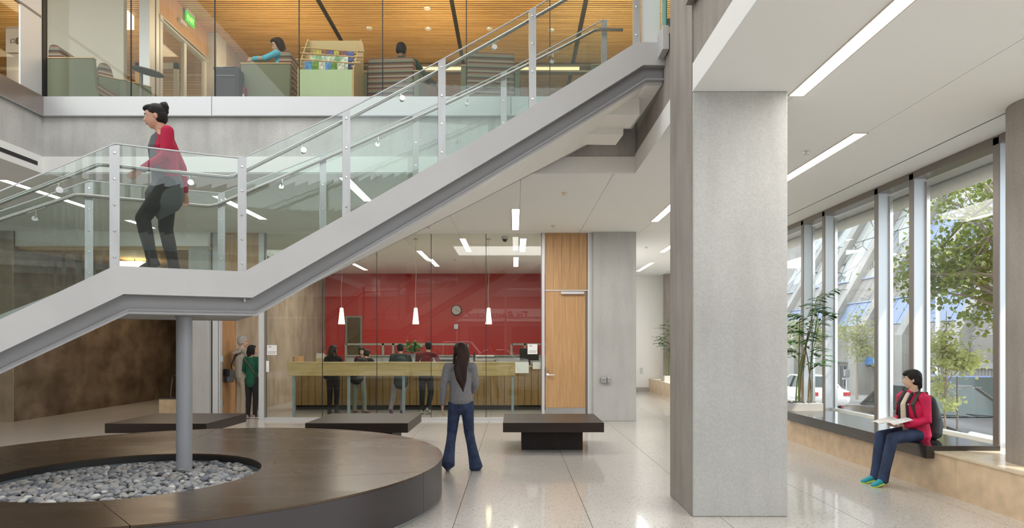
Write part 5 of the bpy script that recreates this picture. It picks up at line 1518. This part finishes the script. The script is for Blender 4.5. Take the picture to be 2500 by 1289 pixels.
# ================================================================== INDOOR PLANTS
def frond_plant(label, x, y, z, h, seed, ncane, spread, trough, leaves):
    t = thing('potted_plant', label, 'plant', (x, y, z))
    x0, x1, y0, y1 = trough
    bxm = mat('planter_grey', (.50, .48, .45), .55)
    box('planter', bxm, t, x0, x1, y0, y1, z, z + .17, bevel=.004)
    g = MB(); q = random.Random(seed)
    for _ in range(60): g.ell((q.uniform(x0 + .05, x1 - .05), q.uniform(y0 + .04, y1 - .04), z + .172), (.025, .022, .016), 6, 4)
    g.build('pebble_mulch', MATS['pebble_dark'], t, smooth=True, kind='stuff')
    lv = MB().add([(0, 0, 0), (.25, .14, .02), (.6, .15, .0), (1, 0, -.12), (.6, -.15, .0), (.25, -.14, .02), (.3, 0, .055), (.65, 0, .03)],
                  [(0, 1, 6), (1, 2, 7, 6), (2, 3, 7), (3, 4, 7), (4, 5, 6, 7), (5, 0, 6)]).mesh('leaf')
    lv.materials.append(M['leaf'])
    for p in lv.polygons: p.use_smooth = True
    off = LOC[t.name]; cnt = 0
    for c in range(ncane):
        bx = x + q.uniform(-.13, .13); by = y + q.uniform(-.08, .08); hh = h * q.uniform(.55, 1)
        lean = Vector((q.uniform(-.3, 1) * spread, q.uniform(-.5, .5) * spread, 0))
        pts = [Vector((bx, by, z + .15)) + Vector((0, 0, hh * f)) + lean * f * f for f in (0, .3, .6, .85, 1)]
        MB().tube(pts, [.014, .012, .010, .007, .004], 8).build('cane', mat('cane_brown', (.24, .17, .08), .6) if c % 2 else M['stem'], t, smooth=True)
        for k in range(5):
            f = .38 + .62 * k / 4; i = 1 if k < 1 else 2 if k < 3 else 3; p0 = pts[i].lerp(pts[i + 1], (.5, .2, .8, .3, 1)[k])
            az = q.uniform(0, 2 * PI); d = Vector((math.cos(az), math.sin(az), .75)).normalized(); L = q.uniform(.30, .50)
            pr = [p0, p0 + d * L * .5, p0 + d * L * .8 + Vector((0, 0, -.03)), p0 + d * L + Vector((d.x * .08, d.y * .08, -.12))]
            if pr[3].x > 5.45: pr = [Vector((min(p.x, 5.45), p.y, p.z)) for p in pr]
            MB().tube(pr, .003, 5).build('rachis', M['stem'], t)
            nl = leaves
            for j in range(nl):
                if cnt > 290: break
                u = .25 + .75 * j / (nl - 1); seg = min(2, int(u * 3)); b = pr[seg].lerp(pr[seg + 1], u * 3 - seg if u < 1 else 1)
                sd = Vector((-d.y, d.x, 0)).normalized() * (1 if j % 2 else -1)
                a = (sd * .8 + d * .6 + Vector((0, 0, -.25 - .3 * q.random()))).normalized()
                if j == nl - 1: a = (d + Vector((0, 0, -.5))).normalized()
                s_ = Vector((0, 0, 1)).cross(a).normalized(); n_ = a.cross(s_)
                l = q.uniform(.15, .25)
                mx = Matrix((( a.x, s_.x, n_.x), (a.y, s_.y, n_.y), (a.z, s_.z, n_.z))).to_4x4() @ Matrix.Scale(l, 4)
                o = bpy.data.objects.new('leaf', lv); COL.objects.link(o); o.parent = t; o.matrix_local = Matrix.Translation(b - off) @ mx; cnt += 1
    return t
frond_plant('tall leafy plant in a low grey planter at the far end of the window bench', 5.02, 11.72, .4455, 1.85, 11, 8, .35, (4.60, 5.25, 11.5, 11.95), 8)
frond_plant('small potted tree by the far round column, half hidden behind the big pillar', 5.0, 21.9, .4455, 1.75, 5, 5, .25, (4.78, 5.5, 21.6, 22.1), 8)
# ================================================================== STREET BEYOND THE WINDOWS
def zg(y): return -.38 - .03 * (y - 5)
gr = struct('ground')
M['asphalt'] = mat('asphalt', (.17, .17, .175), .85, var=.15, scale=30)
M['walk'] = mat('sidewalk', (.36, .345, .32), .8, var=.1, scale=8)
def slope(m, nm, x0, x1, dz, y0=-6, y1=75, par=gr):
    return MB().hexa([(x0, y0, zg(y0) + dz - .3), (x1, y0, zg(y0) + dz - .3), (x1, y1, zg(y1) + dz - .3), (x0, y1, zg(y1) + dz - .3),
                      (x0, y0, zg(y0) + dz), (x1, y0, zg(y0) + dz), (x1, y1, zg(y1) + dz), (x0, y1, zg(y1) + dz)]).build(nm, m, par)
slope(M['asphalt'], 'road', 7.4, 16.2, 0)
slope(M['walk'], 'near_sidewalk', 5.9, 7.4, .14)
slope(M['walk'], 'far_sidewalk', 16.2, 20.4, .14)
# ---- concrete building with leaning ribs
FX = 20.0
M['fac'] = concrete('facade_concrete', (.33, .315, .29), (.24, .23, .215), sf=.15, vs=.5)
M['fac2'] = concrete('facade_rib', (.41, .395, .365), (.33, .315, .295), sf=.1, vs=.5)
M['bluep'] = mat('blue_steel_panel', (.24, .30, .44), .45, metal=.2, var=.1, scale=.5)
def hexglass():  # glazing with its reflected pattern painted into the colour
    m = bpy.data.materials.new('reflection_glazing'); m.use_nodes = True
    nt = m.node_tree; b = nt.nodes['Principled BSDF']; b.inputs['Roughness'].default_value = .2
    tc = nd(nt, 'ShaderNodeTexCoord'); v = nd(nt, 'ShaderNodeTexVoronoi'); v.feature = 'DISTANCE_TO_EDGE'; v.inputs['Scale'].default_value = .62
    nt.links.new(tc.outputs['Object'], v.inputs['Vector'])
    r = nd(nt, 'ShaderNodeValToRGB'); r.color_ramp.elements[0].position = .015; r.color_ramp.elements[1].position = .03
    r.color_ramp.elements[0].color = (.2, .2, .2, 1); r.color_ramp.elements[1].color = (1, 1, 1, 1)
    nt.links.new(v.outputs['Distance'], r.inputs[0])
    v2 = nd(nt, 'ShaderNodeTexVoronoi'); v2.inputs['Scale'].default_value = .62; nt.links.new(tc.outputs['Object'], v2.inputs['Vector'])
    sp = nd(nt, 'ShaderNodeSeparateColor'); nt.links.new(v2.outputs['Color'], sp.inputs[0])
    r2 = nd(nt, 'ShaderNodeValToRGB'); r2.color_ramp.interpolation = 'CONSTANT'; e = r2.color_ramp.elements
    e[0].position = 0; e[0].color = (.13, .14, .14, 1); e[1].position = .2; e[1].color = (.36, .37, .345, 1)
    x = e.new(.7); x.color = (.30, .315, .30, 1)
    nt.links.new(sp.outputs[0], r2.inputs[0])
    mx = nd(nt, 'ShaderNodeMix', data_type='RGBA', blend_type='MULTIPLY'); mx.inputs[0].default_value = 1
    nt.links.new(r.outputs[0], mx.inputs[6]); nt.links.new(r2.outputs[0], mx.inputs[7]); nt.links.new(mx.outputs[2], b.inputs['Base Color'])
    return m
M['hexg'] = hexglass()
bd = thing('concrete_building', 'large concrete building with leaning ribs and blue panels across the street', 'building', (FX, 36, -1.5))
TL = .577
def sx(z): return FX + TL * (z - 2.0)
def lean(nm, m, y0, y1, z0, z1, out=0, th=.3):
    return MB().hexa([(sx(z0) - out, y0, z0), (sx(z0) - out + th, y0, z0), (sx(z0) - out + th, y1, z0), (sx(z0) - out, y1, z0),
                      (sx(z1) - out, y0, z1), (sx(z1) - out + th, y0, z1), (sx(z1) - out + th, y1, z1), (sx(z1) - out, y1, z1)]).build(nm, m, bd)
ribs = [17.2, 21.5, 25.8, 30.2, 34.6, 39.0, 43.4, 47.8, 52.2, 56.6]
for i, (a, b) in enumerate(zip(ribs[:-1], ribs[1:])):
    lean('rib', M['fac2'], a - .35, a + .35, 2.0, 16, .45, .7)
    a2, b2 = a + .36, b - .36
    n = 5 if a > 30 else 4
    for k in range(n):
        u, v_ = a2 + (b2 - a2) * k / n, a2 + (b2 - a2) * (k + 1) / n - .04
        lean('concrete_board', M['fac'], u, v_, 4.25, 5.75)
        lean('concrete_board', M['fac'], u, v_, 2.0, 2.68)
    for k in range(3):
        u, v_ = a2 + (b2 - a2) * k / 3, a2 + (b2 - a2) * (k + 1) / 3 - .05
        lean('blue_panel', M['bluep'], u, v_, 2.74, 4.18, .02)
        for q_ in range(3):
            z0 = 5.85 + q_ * 2.9
            hexy = (a > 38) or (a > 33 and q_ > 0)
            lean('glazing_panel', M['hexg'] if hexy and (q_ > 0 or k > 0 or a > 38) else M['bluep'], u, v_, z0, z0 + 2.85, .02)
    lean('ledge', MATS['blue_steel_panel'], a2, b2, 4.18, 4.25, .10, .4)
    lean('ledge', MATS['blue_steel_panel'], a2, b2, 5.75, 5.85, .12, .4)
    box('wall_panel', M['fac'], bd, FX - .05, FX + .5, a2, b2, .55, 1.98)
    box('pier', M['fac2'], bd, FX - .5, FX + .4, a - .55, a + .55, -2.6, 2.1)
    box('base_panel', M['fac'], bd, FX + .25, FX + .5, a2, b2, -2.6, .55)
    box('dark_opening', mat('dark_opening', (.09, .10, .10), .6), bd, FX + .2, FX + .24, a2 + .3, b2 - 1.2, -.95, .30)
    for k in range(5): box('opening_bar', M['beam_gray'], bd, FX + .12, FX + .18, a2 + .5 + k * .5, a2 + .56 + k * .5, -.95, .30)
lean('upper_mass', M['fac'], 14, 60, 14.6, 20, .1, 1)
box('roof_mass', M['fac'], bd, FX + 5, FX + 14, 14, 70, 2, 20)
box('sign_band', mat('sky_blue_sign', (.22, .46, .66), .5), bd, FX - .08, FX - .02, 34.2, 38.4, .50, .88)
box('sign_end', mat('deep_blue_sign', (.06, .20, .50), .5), bd, FX - .09, FX - .02, 37.6, 38.5, .48, .90)
# louvred gate with zigzag slats
gt = thing('louvred_gate', 'grey zigzag louvred gate in the concrete building, behind the parked car', 'gate', (FX - .3, 29.0, -1.3))
box('gate_head', M['beam_gray'], gt, FX - .40, FX - .1, 27.3, 31.8, .62, .86)
for i in range(44):
    y_ = 27.4 + i * .098
    MB().prism([(FX - .30, y_), (FX - .24, y_ + .045), (FX - .30, y_ + .09), (FX - .22, y_ + .09), (FX - .16, y_ + .045), (FX - .22, y_)], 'z', -1.35, .62).build('louvre', mat('louvre_grey', (.30, .30, .30), .6) if i % 2 else mat('louvre_pale', (.42, .42, .41), .6), gt)

# ---- trees
def tree(label, base, h, seed, crown, nleaf, L, m, nb=14, r0=.05, lean_=(0, 0), group='street trees'):
    t = thing('street_tree', label, 'tree', base, group=group)
    q = random.Random(seed); b = Vector(base); mb = MB()
    topp = b + Vector((lean_[0], lean_[1], h))
    mb.tube([b - Vector((0, 0, .1)), b.lerp(topp, .35) + Vector((q.uniform(-.05, .05), 0, 0)), b.lerp(topp, .7), topp], [r0, r0 * .8, r0 * .55, r0 * .2], 8)
    mb.build('trunk', M['bark'], t, smooth=True)
    tips = []
    br = MB()
    for i in range(nb):
        f = q.uniform(.35, .95); p0 = b.lerp(topp, f)
        c, rr = q.choice(crown); d = Vector((q.gauss(0, 1), q.gauss(0, 1), q.gauss(0, .8))).normalized() * q.uniform(.3, 1)
        p1 = Vector(c) + Vector((d.x * rr[0], d.y * rr[1], d.z * rr[2]))
        md = p0.lerp(p1, .5) + Vector((q.uniform(-.1, .1), q.uniform(-.1, .1), q.uniform(0, .2)))
        br.tube([p0, md, p1], [r0 * .35, r0 * .22, .006], 6)
        for _ in range(4):
            e = p1 + Vector((q.gauss(0, 1), q.gauss(0, 1), q.gauss(0, .7))) * .35 * rr[0]; br.tube([md.lerp(p1, q.uniform(.2, .9)), e], [.008, .003], 4); tips.append(e)
        tips.append(p1); tips.append(md)
    br.build('branches', M['bark'], t, smooth=True)
    lf = MB()
    per = max(1, nleaf // len(tips))
    for p in tips:
        for _ in range(per):
            c = p + Vector((q.gauss(0, 1), q.gauss(0, 1), q.gauss(0, .8))) * .22 * crown[0][1][0]
            a = Vector((q.gauss(0, 1), q.gauss(0, 1), q.gauss(-.5, .6))).normalized(); s_ = a.cross(Vector((q.gauss(0, 1), q.gauss(0, 1), q.gauss(0, 1)))).normalized()
            l = L * q.uniform(.6, 1.1); n_ = a.cross(s_) * l * .06
            lf.add([c, c + a * l * .15 + s_ * l * .42, c + a * l * .55 + s_ * l * .38 + n_, c + a * l, c + a * l * .55 - s_ * l * .38 + n_, c + a * l * .15 - s_ * l * .42, c + a * l * .5 - n_],
                   [(0, 1, 6), (1, 2, 6), (2, 3, 6), (3, 4, 6), (4, 5, 6), (5, 0, 6)])
    lf.build('leaves', m, t, kind='stuff')
    return t
def leafmat(name, c1, c2):
    m = mat(name, c1, .5, var=.4, scale=1.5, col2=c2)
    nt = m.node_tree; b = nt.nodes['Principled BSDF']
    tl = nd(nt, 'ShaderNodeBsdfTranslucent'); mx = nd(nt, 'ShaderNodeMixShader'); mx.inputs[0].default_value = .45
    src = b.inputs['Base Color'].links[0].from_socket
    nt.links.new(src, tl.inputs[0]); nt.links.new(b.outputs[0], mx.inputs[1]); nt.links.new(tl.outputs[0], mx.inputs[2])
    nt.links.new(mx.outputs[0], nt.nodes['Material Output'].inputs[0])
    return m
lm = leafmat('plane_leaf', (.36, .41, .11), (.18, .25, .06)); lm2 = leafmat('sunlit_leaf', (.78, .80, .42), (.55, .62, .24)); lm3 = leafmat('olive_leaf', (.50, .50, .24), (.32, .36, .14))
tree('large leafy tree whose crown fills the top right window', (7.25, 9.45, zg(9.45) + .14), 5.0, 4,
     [((8.0, 11.0, 3.65), (1.0, 1.1, .8)), ((7.75, 11.1, 2.95), (1.0, 1.1, .7)), ((8.0, 10.7, 2.2), (.8, .8, .5)), ((7.4, 11.7, 2.8), (.55, .8, .45)), ((7.75, 11.2, 4.3), (.8, .8, .45))], 6200, .088, lm, nb=52, r0=.09)
tree('bright sunlit sapling close outside the right window, tied to a stake', (7.15, 11.2, zg(11.2) + .14), 2.6, 8, [((7.15, 11.25, 1.45), (.26, .26, .5)), ((7.1, 11.2, .8), (.25, .22, .5)), ((7.4, 11.2, 1.35), (.22, .22, .3))], 1700, .07, lm2, nb=18, r0=.02)
st = thing('tree_stake', 'dark thin stake beside the bright sapling', 'stake', (7.2, 11.0, zg(11) + .14))
MB().tube([(7.2, 11.0, zg(11) + .1), (7.2, 11.0, 1.10)], .014, 8).build('pole', M['frame_dark'], st); MB().tube([(7.2, 11, .9), (7.6, 11, .92)], .008, 6).build('tie', M['beam_gray'], st)
tree('thin young street tree in the middle window, across the road', (16.8, 33.2, zg(33.2) + .14), 4.2, 11, [((16.7, 33.2, 2.2), (.9, 1.0, .8)), ((17.0, 32.8, 1.5), (.8, .9, .5))], 900, .15, lm3, nb=14, r0=.07)
tree('young street tree at the far left window, behind the indoor plant', (16.8, 39.5, zg(39.5) + .14), 5.0, 12, [((16.8, 39.5, 2.4), (1.2, 1.4, 1.0))], 1100, .17, lm3, nb=14, r0=.07)
tree('faint young street tree between the two left mullions', (16.9, 37.0, zg(37) + .14), 4.0, 14, [((16.9, 37, 1.8), (.8, 1.0, .9))], 500, .14, lm3, nb=9, r0=.06)
# ---- lamp post and parking meter
t = thing('street_lamp', 'white street lamp post with an arm behind the tree', 'street lamp', (16.9, 27.0, zg(27)))
MB().tube([(16.9, 27, zg(27)), (16.9, 27, 4.9)], [.11, .07], 10).build('pole', M['white'], t, smooth=True)
MB().tube([(16.9, 27, 4.75), (16.2, 27.6, 5.25), (15.9, 27.9, 5.3)], .04, 8).build('arm', M['white'], t, smooth=True)
MB().ell((15.55, 28.1, 5.33), (.42, .16, .09), 14, 8).build('lamp_head', M['white'], t, smooth=True)
t = thing('parking_meter', 'pale parking meter beside the thin tree in the middle window', 'meter', (16.5, 33.6, zg(33.6)))
MB().tube([(16.5, 33.6, zg(33.6)), (16.5, 33.6, .0)], .05, 8).build('post', M['alu'], t); box('head', M['beam_gray'], t, 16.38, 16.62, 33.5, 33.7, .0, .38, bevel=.05); box('bracket', M['alu'], t, 16.3, 16.7, 33.55, 33.65, -.12, -.04)

# ---- cars
def car(label, loc, rz, paint, L=4.5, Wd=1.78, H=1.42, tall=0, group=None):
    t = thing('car', label, 'car', loc, rz, group=group, local=True)   # nose towards +Y
    hw = Wd / 2; y1 = L / 2; y0 = -L / 2
    st = [(y0, .45, .80, .80), (y0 + .12, .30, .92, .93), (y0 + .75, .22, .98, 1.0), (-.9, .20, .99, 1.0), (.55, .20, .96, 1.0), (1.1, .22, .90, .99), (y1 - .35, .25, .78, .95), (y1 - .08, .30, .66, .86), (y1, .36, .58, .74)]
    vs = []; fs = []; n = 10
    for y, zb, zt, w_ in st:
        w2 = hw * w_
        prof = [(-w2 * .9, zb), (w2 * .9, zb), (w2, zb + .12), (w2, zb + (zt - zb) * .62), (w2 * .96, zt - .06), (w2 * .80, zt), (-w2 * .80, zt), (-w2 * .96, zt - .06), (-w2, zb + (zt - zb) * .62), (-w2, zb + .12)]
        vs += [(x, y, z) for x, z in prof]
    for i in range(len(st) - 1):
        for k in range(n):
            fs.append((i * n + k, i * n + (k + 1) % n, (i + 1) * n + (k + 1) % n, (i + 1) * n + k))
    fs += [tuple(range(n)), tuple(range((len(st) - 1) * n, len(st) * n))[::-1]]
    MB().add(vs, fs).build('body', paint, t, smooth=True)
    # glass house
    g = [(-hw * .88, -1.45, .93), (hw * .88, -1.45, .93), (hw * .88, 1.05, .92), (-hw * .88, 1.05, .92), (-hw * .66, -.95, H), (hw * .66, -.95, H), (hw * .66, .25, H), (-hw * .66, .25, H)]
    if tall: g[4] = (-hw * .8, -1.4, H); g[5] = (hw * .8, -1.4, H)
    MB().hexa(g).build('windows', mat('car_glass', (.03, .045, .045), .08, spec=.35), t)
    r = [(x * 1.02, y, H - .02) for x, y, _ in g[4:8]]
    MB().hexa(r + [(x * .9, y * .96, H + .035) for x, y, _ in r]).build('roof', paint, t, bevel=.015)
    for a, b in ((3, 7), (2, 6), (0, 4), (1, 5)):
        MB().tube([Vector(g[a]), Vector(g[b])], .035, 6).build('pillar', paint, t)
    for x in (-1, 1):
        MB().tube([(x * hw * .90, -.2, .95), (x * hw * .69, -.2, H)], .03, 6).build('pillar', M['black'], t)
        hl = MB().limb([(x * hw * .60, y1 - .12, .64), (x * hw * .88, y1 - .30, .70)], [(.05, .075), (.05, .07)], 10, ref=(0, 0, 1)); hl.build('headlight', mat('headlight_lens', (.8, .8, .78), .1), t, smooth=True)
        box('tail_light', mat('tail_red', (.4, .02, .02), .3), t, x * hw * .72 - .14, x * hw * .72 + .14, y0 - .02, y0 + .06, .70, .84)
        MB().ell((x * (hw + .09), .72, 1.0), (.10, .06, .07), 10, 6).build('mirror', paint, t, smooth=True)
        for y in (-1.35, 1.35):
            w = MB().tube([(x * (hw - .20), y, .32), (x * (hw + .005), y, .32)], .325, 22).build('wheel', M['black'], t, smooth=True)
            MB().tube([(x * (hw - .0), y, .32), (x * (hw + .015), y, .32)], .20, 14).build('hub_cap', M['alu'], w, smooth=True)
    box('grille', M['black'], t, -hw * .42, hw * .42, y1 - .05, y1 + .012, .46, .60); box('grille_bar', M['chrome'], t, -hw * .42, hw * .42, y1 - .03, y1 + .02, .585, .61)
    box('bumper', paint, t, -hw * .72, hw * .72, y1 - .1, y1 + .04, .28, .42, bevel=.03)
    box('licence_plate', M['paper'], t, -.15, .15, y1 + .035, y1 + .05, .34, .44)
    for x in (-.35, .2): MB().tube([(x, 1.12, .93), (x + .5, .98, .965)], .009, 5).build('wiper', M['black'], t)
    return t
car('grey parked sedan facing the camera outside the right window', (8.62, 13.75, zg(13.7) - .02), R(180) + R(3), mat('grey_car_paint', (.06, .06, .066), .35, coat=.15))
car('dark blue car passing behind the parked grey sedan', (11.7, 17.6, zg(17.6) - .02), R(180), mat('blue_car_paint', (.06, .09, .2), .25, metal=.5, coat=.6), H=1.55, tall=1)
car('white sedan parked across the street in the far left window', (12.6, 29.2, zg(29.2) - .02), 0, mat('white_car_paint', (.75, .75, .75), .25, coat=.6))

# ================================================================== STREET BEHIND THE CAMERA (seen only in reflections)
box('road', M['asphalt'], gr, -30, 5.9, -30, -5.2, -.6, -.12)
box('sky_block_roof', M['white'], ceiling, -7.0, 5.8, -4.4, 9.5, 9.2, 9.4)  # unseen roof added to keep sky glare and sun out
box('sun_block_wall', M['white'], ceiling, 5.7, 5.8, -4.4, 9.4, 4.2, 9.2)  # unseen wall added to block sun from the side
ft = struct('window_5')
for i in range(8):
    x = -12.5 + i * 2.4
    box('mullion', M['frame'], ft, x, x + .08, -4.5, -4.35, 0, 9.2)
box('transom', M['frame'], ft, -13, 5.8, -4.5, -4.38, 2.9, 2.98); box('transom', M['frame'], ft, -13, 5.8, -4.5, -4.38, 4.0, 4.3)
sh = thing('restaurant_front', 'restaurant shopfront across the street behind the viewpoint, seen only as a reflection', 'building', (-2, -19, 0))
box('wall_face', mat('shop_wall', (.24, .20, .17), .8), sh, -26, 12, -19.6, -19, -.12, 9)
box('cornice', mat('shop_cornice', (.5, .46, .42), .8), sh, -26, 12, -19, -18.8, 5.0, 5.6)
box('sign_board', mat('shop_sign', (.8, .76, .70), .6), sh, -4.2, 4.2, -18.98, -18.9, 3.25, 4.15)
text('lettering', 'Tri Restaurant', .75, mat('sign_red', (.30, .02, .03), .6), sh, (-1.1, -18.88, 3.45), (R(90), 0, R(180)), 'CENTER', .002, .3)
for i in range(12):
    x = -25 + i * 3.1
    box('shop_window', mat('shop_glass', (.06, .07, .08), .15), sh, x, x + 2.5, -18.99, -18.94, .5, 2.9)
    box('upper_window', mat('shop_glass', (.06, .07, .08)), sh, x + .4, x + 1.9, -18.99, -18.94, 6.1, 8.2)
car('white sedan parked on the street behind the viewpoint', (-1.4, -9.5, -.12), R(90), MATS['white_car_paint'])
car('pale van parked on the street behind the viewpoint', (-3.0, -13.5, -.12), R(-90), MATS['white_car_paint'], H=1.9, tall=1)
